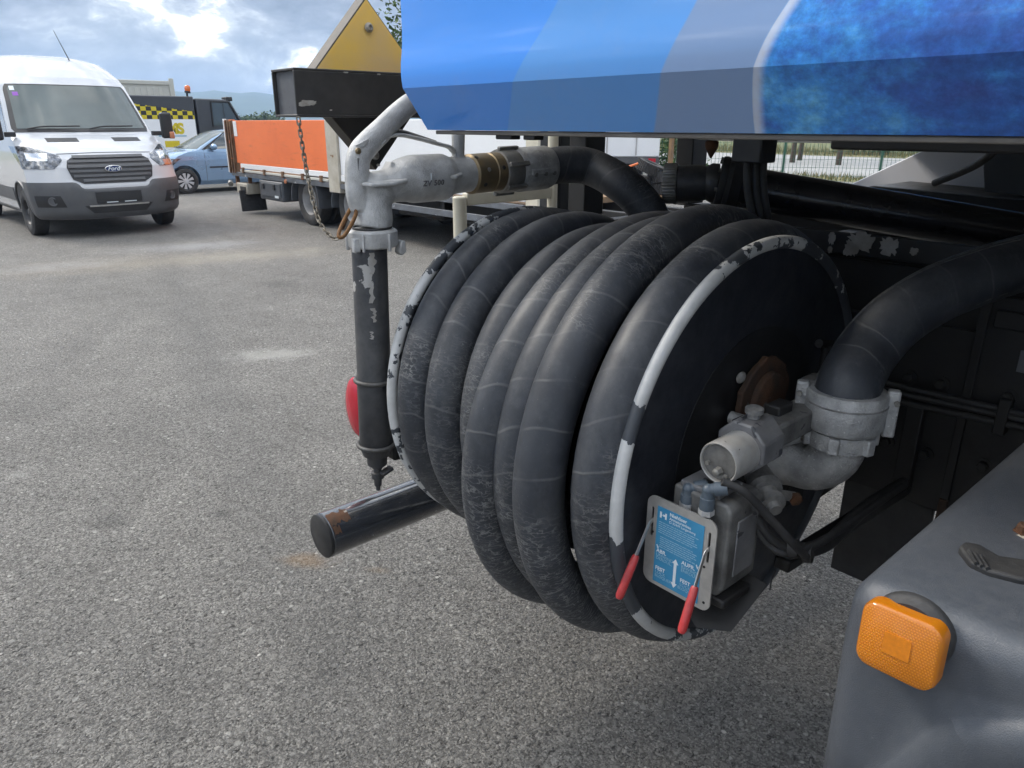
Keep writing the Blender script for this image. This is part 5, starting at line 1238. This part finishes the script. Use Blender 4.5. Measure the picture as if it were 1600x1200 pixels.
# the bumper's upper edge dips below the grille
bp_.v = [(x, y, z if (z < .66 or abs(y) > .60) else .66 + (z - .66) * max(.42, min(1, (abs(y) - .42) / .18 + .42))) for x, y, z in bp_.v]
bmp_o = bp_.build('bumper', M['trim_grey'], VAN)
VB.patch('front', .36, .47, lin((.36, -.36), (.47, -.46)), lin((.36, .36), (.47, .46)), .017, 20, 3).build('lower_intake', M['trim_black'], bmp_o)
VB.patch('front', .455, .475, lambda z: -.40, lambda z: .40, .026, 20, 2).build('intake_strip', M['steel'], bmp_o)
VB.patch('front', .50, .655, lambda z: -.30, lambda z: .30, .03, 14, 4).build('plate_holder', M['trim_black'], bmp_o)
VB.patch('front', .505, .518, lambda z: -.18, lambda z: -.03, .0325, 6, 2).build('dealer_strip', M['print_white'], bmp_o)
VB.patch('front', .505, .518, lambda z: .06, lambda z: .22, .0325, 6, 2).build('dealer_strip', M['print_white'], bmp_o)
for sg in (1, -1):
    VB.patch('front', .46, .62, (lin((.46, .66), (.62, .70)) if sg > 0 else lin((.46, -.96), (.62, -.96))), (lin((.46, .96), (.62, .96)) if sg > 0 else lin((.46, -.66), (.62, -.70))), .017, 10, 6).build('fog_recess', M['trim_black'], bmp_o)
    p = VB.front(.80 * sg, .54, ); MB().lathe(p + V(.01, 0, 0), (1, .45 * sg, 0), [(0, .065), (.02, .062), (.022, .05), (.014, .045)], 24).build('fog_lamp', M['trim_grey'], bmp_o)
    VB.patch('front', 1.345, 1.395, (lambda z: .24) if sg > 0 else (lambda z: -.64), (lambda z: .64) if sg > 0 else (lambda z: -.24), .005, 10, 3).build('bonnet_vent', M['trim_black'], VAN)
    # door mirrors
    y = 1.13 * sg; mr = MB(); mr.box(V(-1.02, y + .05 * sg, 1.57), (.12, .17, .40)); mo_ = mr.build('door_mirror', M['trim_black'], VAN, bevel=.035, seg=4)
    MB().box(V(-1.03, 1.01 * sg, 1.45), (.07, .14, .07)).build('mirror_arm', M['trim_black'], mo_, bevel=.01)
    MB().box(V(-.985, y + .10 * sg, 1.42), (.07, .08, .11)).build('mirror_indicator', M['lamp_amber'], mo_, bevel=.015)
    VB.patch('side', 1.47, 1.98, lin((1.47, -2.25), (1.98, -2.25)), lin((1.47, -1.34), (1.55, -1.40), (1.98, -1.72)), .004, 10, 10, sg).build('side_window', M['glass'], VAN)
    VB.patch('side', .48, .68, lambda z: -3.85, lambda z: -1.48, .012, 20, 4, sg).build('side_moulding', M['trim_grey'], VAN)
    VB.patch('side', .30, .36, lambda z: -3.85, lambda z: -1.48, .004, 10, 2, sg).build('sill', M['trim_grey'], VAN)
    for wx in (-1.02, -4.3): wheel('wheel', (wx, sg * .905, .345), (0, sg, 0), .345, .22, 'tyre', 'rim_dark', VAN)
    ar = [V(-1.02 + .43 * math.cos(a), sg * VB.g(.36 + .43 * math.sin(a), 3) + sg * .002, .36 + .43 * math.sin(a)) for a in [math.pi * k / 16 for k in range(17)]]
    MB().tube(ar, .018, 8).build('arch_trim', M['trim_grey'], VAN)
for y0_, y1_, z1_ in ((-.80, -.12, 1.515), (.02, .66, 1.515)):
    a, b = VB.front(y0_, 1.505), VB.front(y1_, z1_); n_ = V(.06, 0, .05)
    MB().tube(catmull([a + n_ * .4, a.lerp(b, .3) + n_, a.lerp(b, .7) + n_, b + n_], 5), .011, 8).build('wiper', M['trim_black'], VAN)
ap = V(-2.35, .28, 2.575); MB().tube([ap, ap + V(.16, -.19, .42)], [.008, .003], 8).build('aerial', M['trim_black'], VAN)
bg_ = VB.front(0, .975) + V(.034, 0, 0)
ov = [bg_ + V(0, .115 * math.cos(2 * math.pi * k / 40), .048 * math.sin(2 * math.pi * k / 40)) for k in range(40)]
bdo = MB().prism(ov, (.012, 0, 0)).build('badge', M['chrome'], VAN, bevel=.004)
MB().prism([bg_ + V(.011, (q - bg_).y * .89, (q - bg_).z * .84) for q in ov], (.003, 0, 0)).build('badge_field', M['badge_blue'], bdo)
text('badge_lettering', 'Ford', .082, bg_ + V(.0145, .0, -.024), (0, 1, 0), (0, 0, 1), M['print_white'], bdo, extrude=.001, align='CENTER', shear=.35, bold=.001)
# bonnet shut line
def wire_on(pts, r_, name, mat, par): MB().tube([VB.front(t, z) + V(.002, 0, .002) for t, z in pts], r_, 6).build(name, M[mat], par)
wire_on([(-.62 + 1.24 * k / 20, 1.185 + .012 * math.cos(math.pi * (k / 20 - .5))) for k in range(21)], .005, 'bonnet_seam', 'trim_grey', VAN)
for yy in (-.62, -.32, 0, .32, .62):
    pts_ = [V(x, yy, 2.64 - .075 * (abs(yy) / .7) ** 2.2 + (.0 if x < -2.9 else -.02)) for x in (-3.0, -3.6, -4.4, -5.2)]
    MB().tube(pts_, .012, 6).build('roof_rib', M['van_white'], VAN)

# ---- light blue hatchback, mostly behind the van and the flatbed
hat_tab = [(.20, -.12, -3.85, .76, .30), (.30, -.02, -3.95, .82, .36), (.50, .0, -4.0, .835, .40), (.66, -.03, -4.0, .84, .42), (.80, -.12, -3.98, .84, .42), (.90, -.30, -3.96, .83, .40), (.98, -.62, -3.94, .815, .30), (1.03, -.98, -3.92, .795, .22), (1.12, -1.14, -3.88, .77, .20), (1.30, -1.48, -3.74, .71, .20),
           (1.42, -1.74, -3.58, .66, .22), (1.48, -1.98, -3.42, .60, .28), (1.515, -2.3, -3.2, .50, .35), (1.53, -2.6, -3.0, .25, .2)]
HB = Body(hat_tab, 3.0)
HAT = root('hatchback_car', (-20.2, 5.62, 0), 'light blue hatchback parked behind the white van', 'car', local=True, rotz=R(-90))
ho = HB.mesh().build('body', M['car_blue'], HAT); cut_arches(ho, [((-.80, sg * .80, .31), .37, .5) for sg in (1, -1)] + [((-3.26, sg * .80, .31), .37, .5) for sg in (1, -1)])
HB.patch('front', 1.05, 1.47, lin((1.05, -.94), (1.47, -.90)), lin((1.05, .94), (1.47, .90)), .005, 20, 10).build('windscreen', M['windscreen'], HAT)
for sg in (1, -1):
    HB.patch('side', 1.05, 1.43, lin((1.05, -2.26), (1.43, -2.26)), lin((1.05, -1.40), (1.43, -1.98)), .006, 10, 8, sg).build('front_door_window', M['glass'], HAT)
    HB.patch('side', 1.05, 1.43, lin((1.05, -3.15), (1.43, -3.0)), lin((1.05, -2.34), (1.43, -2.34)), .006, 10, 8, sg).build('rear_door_window', M['glass'], HAT)
    HB.patch('side', 1.035, 1.44, lin((1.035, -1.38), (1.44, -1.98)), lin((1.035, -1.28), (1.44, -1.93)), .004, 4, 8, sg).build('pillar_trim', M['trim_black'], HAT)
    HB.patch('side', .60, .635, lambda z: -2.3, lambda z: -1.42, .016, 12, 3, sg).build('rub_strip', M['trim_black'], HAT)
    HB.patch('side', .60, .635, lambda z: -2.95, lambda z: -2.42, .016, 12, 3, sg).build('rub_strip', M['trim_black'], HAT)
    MB().tube([HB.side(-1.33, z, sg) for z in (.30, .5, .7, .9, 1.02)], .005, 6).build('door_seam', M['trim_grey'], HAT)
    MB().tube([HB.side(-2.3, z, sg) for z in (.30, .5, .7, .9, 1.02)], .005, 6).build('door_seam', M['trim_grey'], HAT)
    m_ = MB(); m_.ell(V(-1.55, sg * .93, 1.10), (.075, .12, .075), 16, 12); mo_ = m_.build('door_mirror', M['car_blue'], HAT); MB().box(V(-1.54, sg * .82, 1.055), (.06, .12, .04)).build('mirror_foot', M['trim_black'], mo_)
    HB.patch('front', .66, .84, (lin((.66, .66), (.84, .70)) if sg > 0 else lin((.66, -1.06), (.84, -1.16))), (lin((.66, 1.06), (.84, 1.16)) if sg > 0 else lin((.66, -.66), (.84, -.70))), .006, 12, 6).build('headlamp', M['lamp_glass'], HAT)
    for wx in (-.80, -3.26): wheel('wheel', (wx, sg * .755, .305), (0, sg, 0), .305, .19, 'tyre', 'rim_dark', HAT, spokes=9, cover='rim_alu', hub=.66)
HB.patch('front', .30, .42, lambda z: -.8, lambda z: .8, .006, 16, 4).build('lower_grille', M['trim_black'], HAT)
HB.patch('front', .70, .80, lambda z: -.42, lambda z: .42, .006, 16, 4).build('grille', M['trim_black'], HAT)
MB().tube([HB.front(-.6, 1.06) + V(.02, 0, .02), HB.front(.3, 1.07) + V(.02, 0, .03)], .01, 6).build('wiper', M['trim_black'], HAT)

# ---- dark service truck with checked print and beacon (world frame, side faces +X)
SV = root('service_truck', (-25, 7.5, 0), 'dark grey service truck with yellow and black check print behind the hatchback', 'truck')
sb = MB(); sb.span((-26.0, 3.6, .75), (-24.0, 8.50, 2.41)); sbo = sb.build('box_body', M['anthracite'], SV, bevel=.03)
MB().span((-23.999, 3.7, .80), (-23.985, 8.46, 1.765)).build('white_print', M['white_plain'], sbo, angle=0)
chk = [V(-23.998, 3.7, 1.768), V(-23.998, 8.46, 1.768)]
y = 8.46; stp = []
for k in range(33):
    hgt = 1.768 + .118 * min(6, 1.9 + .11 * k * 1.3); stp += [V(-23.998, y, hgt), V(-23.998, y - .145, hgt)]; y -= .145
MB().prism([q for q in [V(-23.998, 8.46, 1.768)] + [q for q in stp if q.y > 3.7] + [V(-23.998, 3.75, 1.768)]], (.013, 0, 0)).build('check_print', M['check'], sbo, angle=0)
text('side_lettering', 'MS', .40, V(-23.982, 7.62, 1.37), (0, 1, 0), (0, 0, 1), M['yellow'], sbo, extrude=.002, bold=.022, space=.9)
MB().span((-23.984, 7.35, 1.28), (-23.980, 8.15, 1.315)).build('fine_print', M['print_pale'], sbo, angle=0)
MB().span((-23.984, 7.50, .98), (-23.980, 7.92, 1.16)).build('yellow_block', M['yellow'], sbo, angle=0)
cabp = [V(-24.02, 8.56, .75), V(-24.02, 8.56, 2.36), V(-24.02, 9.55, 2.34), V(-24.02, 9.62, 2.30), V(-24.02, 9.98, 1.62), V(-24.02, 10.7, 1.52), V(-24.02, 10.85, 1.4), V(-24.02, 10.85, .75)]
cabo = MB().prism(cabp, (-1.9, 0, 0)).build('cab', M['anthracite'], SV, bevel=.04, seg=3)
MB().prism([V(-24.018, 9.02, 1.58), V(-24.018, 9.04, 2.24), V(-24.018, 9.52, 2.23), V(-24.018, 9.80, 1.66), V(-24.018, 9.80, 1.58)], (.012, 0, 0)).build('door_window', M['glass'], cabo)
MB().span((-24.008, 9.36, 1.58), (-24.0, 9.385, 2.23)).build('window_bar', M['trim_black'], cabo)
MB().tube([V(-24.0, 9.0, 1.55), V(-24.0, 9.0, 2.28), V(-24.0, 9.56, 2.27), V(-24.0, 9.9, 1.6)], .02, 8).build('window_frame', M['trim_black'], cabo)
MB().span((-24.4, 9.5, 2.30), (-24.02, 9.70, 2.42)).build('roof_lamp', M['trim_black'], cabo, bevel=.02)
bc = V(-24.3, 8.44, 2.41); b_ = MB(); b_.tube([bc, bc + V(0, 0, .10)], .03, 12); b_.build('beacon_stem', M['trim_black'], SV)
MB().lathe(bc + V(0, .02, .10), (0, .12, 1), [(0, .085), (.05, .085), (.055, .075)], 20).build('beacon_base', M['trim_black'], SV)
MB().lathe(bc + V(0, .026, .155), (0, .12, 1), [(0, .075), (.06, .085), (.13, .078), (.165, .045), (.17, .01)], 20).build('beacon', M['beacon'], SV)
for wy in (4.8, 10.1):
    wheel('wheel', (-24.15, wy, .45), (1, 0, 0), .45, .26, 'tyre', 'rim_dark', SV); wheel('wheel', (-25.85, wy, .45), (-1, 0, 0), .45, .26, 'tyre', 'rim_dark', SV)
MB().span((-25.8, 3.8, .55), (-24.2, 10.6, .749)).build('frame', M['chassis'], SV)

# ---- beige site container behind it
CN = root('site_container', (-33, 9, 0), 'pale beige site container standing behind the dark service truck', 'container')
cn = MB(); cn.span((-34.4, 4.8, .12), (-32.0, 10.55, 3.05)); cn.build('wall', M['container'], CN)
MB().span((-34.45, 4.75, 3.052), (-31.95, 10.6, 3.20)).build('roof_rail', M['container'], CN, bevel=.02)
for yy in (10.54, 4.76): MB().span((-31.998, yy - .07, .12), (-31.93, yy + .1, 3.3)).build('corner_post', M['container'], CN, bevel=.01)
for k in range(24): MB().span((-31.998, 5.0 + .22 * k, .3), (-31.975, 5.11 + .22 * k, 2.95)).build('corrugation', M['container'], CN, bevel=.01)
MB().span((-34.4, 4.8, 0), (-32.0, 10.55, .118)).build('base_frame', M['chassis'], CN)

# ---- flatbed trailer with orange and white drop sides
FB = root('flatbed_trailer', (-10.6, 7.0, 0), 'flatbed with faded orange and white drop sides on twin rear wheels', 'trailer')
Y0 = 5.85; 
def side_tilt(x): return 1.655 + .0025 * (-x - 10)
os_ = MB().span((-14.62, Y0, .93), (-10.98, Y0 + .03, 1.70)).build('drop_side', M['orange'], FB, bevel=.006)
MB().span((-14.45, Y0 - .012, .84), (-10.98, Y0 + .03, .925)).build('side_sill', M['white_plain'], FB, bevel=.006)
MB().span((-14.45, Y0 - .03, .775), (-10.98, Y0 + .01, .815)).build('bottom_strip', M['container'], FB, bevel=.006)
for x in (-14.3, -13.35, -12.6, -11.85, -11.2): MB().span((x - .035, Y0 - .05, .76), (x + .035, Y0 - .013, .86)).build('hinge', M['rust_post'], FB, bevel=.006)
rp = MB(); rp.span((-15.0, Y0 - .01, .72), (-14.64, Y0 + .06, 1.72)); rpo = rp.build('corner_post', M['rust_post'], FB, bevel=.008)
for x in (-14.93, -14.80, -14.69): MB().span((x - .02, Y0 - .04, .74), (x + .02, Y0 - .011, 1.70)).build('post_rib', M['rust_post'], rpo, bevel=.006)
MB().span((-15.05, Y0 - .02, .74), (-15.005, Y0 + .04, 1.73)).build('post_edge', M['white_plain'], rpo, bevel=.004)
MB().span((-14.60, Y0 - .006, 1.42), (-14.45, Y0 - .001, 1.69)).build('bare_paint', M['white_plain'], os_)
MB().span((-10.965, Y0 - .03, .62), (-10.62, Y0 + .07, 1.70)).build('middle_post', M['post_paint'], FB, bevel=.01)
MB().span((-10.60, Y0, .90), (-6.38, Y0 + .03, 1.70)).build('drop_side', M['white_plain'], FB, bevel=.006)
MB().span((-10.60, Y0 - .01, .80), (-6.38, Y0 + .03, .895)).build('side_sill', M['white_plain'], FB, bevel=.006)
MB().span((-6.37, Y0 - .01, .70), (-6.16, Y0 + .09, 2.0)).build('front_post', M['cream'], FB, bevel=.008)
MB().span((-15.0, 8.255, .10), (-6.38, 8.28, .72)).build('drop_side', M['white_plain'], FB, bevel=.006)
MB().span((-15.04, Y0 + .07, .80), (-14.99, 8.2, 1.70)).build('tail_board', M['orange'], FB, bevel=.006)
MB().span((-14.98, Y0 + .03, .70), (-6.38, 8.2, .772)).build('load_floor', M['wood'], FB)
MB().span((-14.9, Y0 - .02, .685), (-6.4, Y0 + .05, .762)).build('outer_rail', M['grey_rail'], FB, bevel=.006)
for y in (6.6, 7.45): MB().span((-14.8, y - .05, .45), (-5.0, y + .05, .699)).build('frame_rail', M['chassis'], FB, bevel=.006)
for wx in (-11.87, -10.45):
    for yy, s_ in ((6.02, -1), (8.08, 1)):
        wheel('wheel', (wx, yy, .425), (0, s_, 0), .425, .25, 'tyre', 'wheel_grey', FB, hub=.60, face=-.6)
        wheel('wheel', (wx, yy - s_ * .29, .425), (0, s_, 0), .425, .25, 'tyre', 'wheel_grey', FB, hub=.60)
    MB().tube([V(wx, 6.1, .425), V(wx, 8.0, .425)], .06, 12).build('axle', M['chassis'], FB)
    gpts = [(wx + .50 * math.cos(a), .42 + .49 * math.sin(a)) for a in [R(-12 + 14 * k) for k in range(15)]]
    gd = MB(); inner = [(wx + (x - wx) * .965, .42 + (z - .42) * .965) for x, z in gpts]
    gd.prism([V(x, Y0 - .02, min(z, .76)) for x, z in gpts] + [V(x, Y0 - .02, min(z, .755)) for x, z in reversed(inner)], (0, .62, 0)); gd.build('wheel_guard', M['toolbox'], FB)
tbx = MB(); tbx.span((-13.62, Y0 - .04, .33), (-12.66, Y0 + .42, .672)); tbo = tbx.build('tool_box', M['toolbox'], FB, bevel=.03, seg=3)
MB().span((-13.55, Y0 - .055, .40), (-12.73, Y0 - .041, .64)).build('tool_box_lid', M['toolbox'], tbo, bevel=.01)
for x in (-13.4, -12.95): MB().span((x - .04, Y0 - .075, .53), (x + .04, Y0 - .056, .62)).build('latch', M['trim_black'], tbo, bevel=.006)
MB().span((-12.95, Y0 - .06, .39), (-12.80, Y0 - .0555, .43)).build('box_sticker', M['print_white'], tbo)
MB().box(V(-14.35, Y0 + .12, .24), (.04, .5, .40), Matrix.Rotation(R(-8), 3, 'Y')).build('mud_flap', M['rubber'], FB, bevel=.01)
MB().span((-14.75, Y0 - .02, .36), (-14.25, Y0 + .3, .56)).build('rear_bracket', M['post_paint'], FB, bevel=.02)
MB().span((-14.55, Y0 - .03, .38), (-14.30, Y0 - .021, .50)).build('bracket_plate', M['rubber'], FB)
MB().tube([V(-15.0, Y0 - .03, .55), V(-14.92, Y0 - .06, .52)], .05, 10).build('coupling_head', M['cast_dull'], FB)
for x in (-14.9, -14.3): MB().span((x - .03, Y0 + .05, .48), (x + .03, Y0 + .11, .70)).build('hanger', M['rust_post'], FB)
MB().lathe(V(-12.50, Y0 - .03, .70), (0, -1, 0), [(0, .04), (.02, .035)], 14).build('side_lamp', M['lamp_amber'], FB)
gr_ = MB(); gr_.span((-9.45, Y0 - .02, .50), (-6.5, Y0 + .02, .585)); gr_.build('side_guard', M['grey_rail'], FB, bevel=.006)
for x in (-9.2, -8.0, -6.8): MB().span((x - .03, Y0 + .021, .50), (x + .03, Y0 + .06, .69)).build('guard_hanger', M['chassis'], FB)
MB().span((-9.3, 6.0, .40), (-8.2, 6.5, .69)).build('air_tank_box', M['chassis'], FB, bevel=.05, seg=4)
MB().span((-8.0, 6.05, .38), (-6.6, 6.5, .69)).build('spare_box', M['chassis'], FB, bevel=.04, seg=3)
MB().tube([V(-6.7, 7.0, .699), V(-6.7, 7.0, .02)], .06, 14).build('landing_leg', M['chassis'], FB); MB().span((-6.85, 6.85, 0), (-6.55, 7.15, .02)).build('leg_foot', M['chassis'], FB)

# ---- white box truck seen below the tank
WB = root('white_box_truck', (-14.2, 15.9, 0), 'white box truck body seen through the gap under the tank', 'truck', local=True, rotz=YAW * 0 + math.atan2(right.y, right.x))
wbx = MB(); wbx.span((-1.6, 0, .78), (1.55, 5.0, 2.9)); wbo = wbx.build('box_body', M['white_plain'], WB, bevel=.02)
MB().span((-1.6, -.012, .60), (1.55, .3, .778)).build('lower_band', M['trim_grey'], WB, bevel=.01)
for x0_, x1_ in ((-1.55, -.02), (.0, 1.52)): MB().span((x0_, -.02, .80), (x1_, -.001, 2.85)).build('rear_door', M['white_plain'], wbo, bevel=.006)
for x in (-.10, .10, .9): MB().tube([V(x, -.035, .82), V(x, -.035, 2.8)], .016, 8).build('door_bar', M['steel'], wbo)
for x in (-1.3, 1.3): wheel('wheel', (x * .85, 1.0, .42), (math.copysign(1, x), 0, 0), .42, .26, 'tyre', 'wheel_grey', WB); wheel('wheel', (x * .85, 4.2, .42), (math.copysign(1, x), 0, 0), .42, .26, 'tyre', 'wheel_grey', WB)
MB().span((-.9, .3, .42), (.9, 4.9, .60)).build('frame', M['chassis'], WB)
for x in (-1.3, 1.25): MB().span((x, -.03, .62), (x + .2, -.012, .74)).build('tail_lamp', M['tail_red'], WB)

# ---- heap of tyres on a pallet, wooden post
PL = root('wooden_pallet', tuple(at(1012, 300, 'D', 16.6) * V(1, 1, 0).length * 0 + V(at(1012, 300, 'D', 16.6).x, at(1012, 300, 'D', 16.6).y, 0)), 'brown wooden pallet below the heap of black tyres', 'pallet', local=True, rotz=R(48))
for k in range(7): MB().span((-.66 + .19 * k, -.45, .12), (-.50 + .19 * k, .45, .145)).build('plank', M['wood'], PL)
for y in (-.4, 0, .35): MB().span((-.66, y, .0), (.64, y + .08, .119)).build('runner', M['wood'], PL)
def tyre_thing(loc, axis, r_, w_, label):
    t_ = root('tyre', tuple(loc), label, 'tyre', 'black tyres heaped on the pallet', local=True)
    mb = MB(); n = 36; a_, u_, v_ = frame(axis); ri = r_ * .58; h = w_ / 2
    mb.lathe((0, 0, 0), axis, [(-h * .8, ri), (-h, ri + (r_ - ri) * .3), (-h * .9, r_ * .93), (-h * .6, r_ * .97), (h * .6, r_ * .97), (h * .9, r_ * .93), (h, ri + (r_ - ri) * .3), (h * .8, ri), (h * .6, ri * 1.02), (-h * .6, ri * 1.02), (-h * .8, ri)], n, cap=False)
    mb.build('casing', M['tyre'], t_)
    tr_ = MB()
    for k in range(n):
        an = 2 * math.pi * k / n; dr = u_ * math.cos(an) + v_ * math.sin(an); tn = a_.cross(dr)
        for s_ in (-1, 1): tr_.box(dr * r_ * .985 + a_ * (s_ * h * .5), (h * .85, r_ * .09, r_ * .05), Matrix((a_, tn, dr)).transposed())
    tr_.build('tread_blocks', M['tyre'], t_, kind='stuff')
b = Vector(PL.location)
for k, (dx, dz, ax, r_, lab) in enumerate(((-.30, .16 + .13, (0, 0, 1), .34, 'black tyre lying flat at the foot of the heap'), (.34, .16 + .13, (.1, 0, 1), .33, 'black tyre lying flat beside the first on the pallet'), (-.28, .46, (.15, .1, 1), .33, 'black tyre lying on top of the flat tyre nearer the nozzle hose'), (.32, .48, (-.2, .1, 1), .34, 'tilted black tyre on top of the heap next to the wooden post'), (.02, .72, (.35, .2, 1), .32, 'topmost black tyre of the heap'))):
    tyre_thing(b + right * dx + V(0, 0, dz), ax, r_, .24, lab)
ws_ = at(975, 263, 'D', 16.0); o = MB().tube(catmull([ws_ + right * -.12 + V(0, 0, -.06), ws_, ws_ + right * .15 + V(0, 0, .05), ws_ + right * .3 + V(0, 0, .1)], 6), .025, 8).build('orange_strap', M['beacon']); tag(o, 'short orange strap lying over the tyre heap', 'strap')
wp = at(1047, 260, 'D', 18.6); wpo = MB().span((wp.x - .05, wp.y - .05, 0), (wp.x + .05, wp.y + .05, 2.2)).build('wooden_post', M['wood'], None, bevel=.01); tag(wpo, 'brown wooden post beside the white box truck', 'post')

# ---- wire mesh fence with green posts
F0, F1 = V(-19.0, 15.0, 0), V(-3.5, 25.6, 0); fd = (F1 - F0); FL = fd.length; fd.normalize()
fd = V(1, .688, 0).normalized(); F0 = V(-11.0, 19.83, 0) - fd * 7.5; FL = 20.0
FE = root('mesh_fence', tuple(F0), 'green wire mesh fence with green posts beyond the truck', 'fence')
for k in range(9):
    p = F0 + fd * (2.5 * k); MB().box(p + V(0, 0, .95), (.06, .06, 1.9), Matrix.Rotation(math.atan2(fd.y, fd.x), 3, 'Z')).build('post', M['fence_green'], FE, bevel=.006)
for k in range(8):
    mb = MB(); p = F0 + fd * (2.5 * k)
    for j in range(25):
        q = p + fd * (.05 + .1 * j); mb.box(q + V(0, 0, .93), (.007, .007, 1.76))
    for j in range(9):
        q = p + fd * 1.25 + V(0, 0, .06 + .2 * j * 1.09); mb.box(q, (2.44, .010, .008), Matrix.Rotation(math.atan2(fd.y, fd.x), 3, 'Z'))
    mb.build('wire_panel', M['fence_green'], FE, angle=0, kind='stuff')

# ---- dark off-road car beyond the road
jt = [(.30, -.05, -3.9, .80, .12), (.55, 0, -4.0, .86, .14), (.95, 0, -4.0, .87, .15), (1.05, -.08, -4.0, .86, .15), (1.12, -1.05, -4.0, .84, .12), (1.6, -1.35, -3.9, .76, .1), (1.68, -1.5, -3.8, .68, .12), (1.7, -1.8, -3.5, .4, .1)]
JB = Body(jt, 4)
jp = at(1363, 243, 'Z', 0)
JP = root('offroad_car', tuple(jp), 'black off-road car parked far beyond the wire fence', 'car', local=True, rotz=R(-60))
JB.mesh(20, 20, 6).build('body', M['anthracite'], JP)
JB.patch('front', 1.16, 1.58, lambda z: -.88, lambda z: .88, .006, 10, 4).build('windscreen', M['glass'], JP)
JB.patch('front', .62, .76, lambda z: -.35, lambda z: .35, .02, 6, 3).build('number_plate', M['print_white'], JP)
for sg in (1, -1):
    JB.patch('front', .70, .92, (lambda z: .55) if sg > 0 else (lambda z: -.85), (lambda z: .85) if sg > 0 else (lambda z: -.55), .01, 6, 4).build('headlamp', M['lamp_glass'], JP)
    for wx in (-.75, -3.2): wheel('wheel', (wx, sg * .78, .38), (0, sg, 0), .38, .26, 'tyre', 'rim_dark', JP)

# ------------------------------------------------------------------ trees
def tree(name, base, hgt, crown_r, label, group, mat='leaf', nleaf=2600, lsize=.16, seed=1, cz=.62, cat='tree'):
    rnd = random.Random(seed); t_ = root(name, tuple(base), label, cat, group, local=True)
    tk = MB(); top = V(rnd.uniform(-.2, .2), rnd.uniform(-.2, .2), hgt * .8); r0 = hgt * .022
    tk.tube(catmull([V(0, 0, -.05), V(.03, .02, hgt * .3), top * .8, top], 4), [r0 * (1 - .85 * k / 12) for k in range(13)], 9)
    cl = []
    for k in range(16):
        a = rnd.uniform(0, 6.28); rr = crown_r * rnd.uniform(.35, .85); z = hgt * rnd.uniform(cz - .3, .92); tip = V(rr * math.cos(a), rr * math.sin(a), z); st_ = top * rnd.uniform(.4, .8)
        tk.tube([st_, st_.lerp(tip, .5) + V(0, 0, .1), tip], [r0 * .4, r0 * .25, r0 * .08], 5); cl.append(tip)
    tk.build('trunk', M['bark'], t_)
    cl += [V(0, 0, hgt * .95), V(0, 0, hgt * .75)]
    lv = MB(); vs = []; fs = []
    for k in range(nleaf):
        c_ = rnd.choice(cl); s_ = crown_r * .42; p = c_ + V(rnd.gauss(0, s_ * .5), rnd.gauss(0, s_ * .5), rnd.gauss(0, s_ * .45))
        a = V(rnd.gauss(0, 1), rnd.gauss(0, 1), rnd.gauss(0, .6)).normalized(); b_ = a.cross(V(rnd.gauss(0, 1), rnd.gauss(0, 1), rnd.gauss(0, 1))).normalized(); l = lsize * rnd.uniform(.6, 1.3)
        i = len(vs); vs += [p - a * l * .5, p + b_ * l * .28, p + a * l * .5, p - b_ * l * .28]; fs.append((i, i + 1, i + 2, i + 3))
    lv.add(vs, fs).build('crown', M[mat], t_, angle=0)
    return t_
bt = at(694, 60, 'D', 28); tree('broadleaf_tree', V(bt.x, bt.y, 0), 7.6, 2.3, 'green broadleaf tree showing beside the edge of the blue skirt', None, nleaf=9000, lsize=.20, seed=4)
bu = at(1066, 262, 'D', 23.5)
bsh = tree('green_bush', V(bu.x, bu.y, 0), 1.9, .75, 'bright green bush beside the wooden post', None, nleaf=2600, lsize=.11, seed=9, cz=.45, cat='bush')
for k, (x, y_, d_) in enumerate(((1238, 252, 33), (1249, 252, 35), (1310, 255, 31))):
    q = at(x, y_, 'D', d_); tree('young_tree', V(q.x, q.y, 0), 5.5, 1.3, ('young street tree seen through the fence, nearest the green fence post', 'second young street tree, just behind the first', 'young street tree near the black off-road car')[k], 'young trees along the road', nleaf=1200, lsize=.2, seed=20 + k, cz=.75)
NTH = ('first', 'second', 'third', 'fourth', 'fifth', 'sixth', 'seventh', 'eighth', 'ninth')
for k in range(9):
    x = 374 + 7.4 * k + random.uniform(-2, 2); dd = 130 + 12 * (k % 5); q = at(x, 190, 'D', dd)
    lab = 'tallest small tree on the skyline above the orange drop side' if k == 6 else NTH[k] + ' small skyline tree counting from the dark service truck cab'
    tree('distant_tree', V(q.x, q.y, 0), 2.2 + .8 * random.random() + (1.0 if k == 6 else 0), 2.2, lab, 'distant trees on the skyline', 'leaf_far', 520, .6, 40 + k, .5)

# ------------------------------------------------------------------ the air: thin haze that turns the far ridge blue
hz = MB().span((-2700, -2700, -1.0), (2700, 2700, 150)).build('haze', M['asphalt'], None, angle=0); hz['kind'] = 'stuff'
hm = bpy.data.materials.new('haze_air'); hm.use_nodes = True; ht_ = NT(hm.node_tree); ht_.n.clear()
pv = ht_.new('ShaderNodeVolumePrincipled'); pv.inputs['Color'].default_value = (.50, .68, 1.0, 1); pv.inputs['Density'].default_value = .00042; pv.inputs['Anisotropy'].default_value = .2
ho_ = ht_.new('ShaderNodeOutputMaterial'); ht_.l.new(pv.outputs[0], ho_.inputs['Volume'])
hz.data.materials.clear(); hz.data.materials.append(hm)
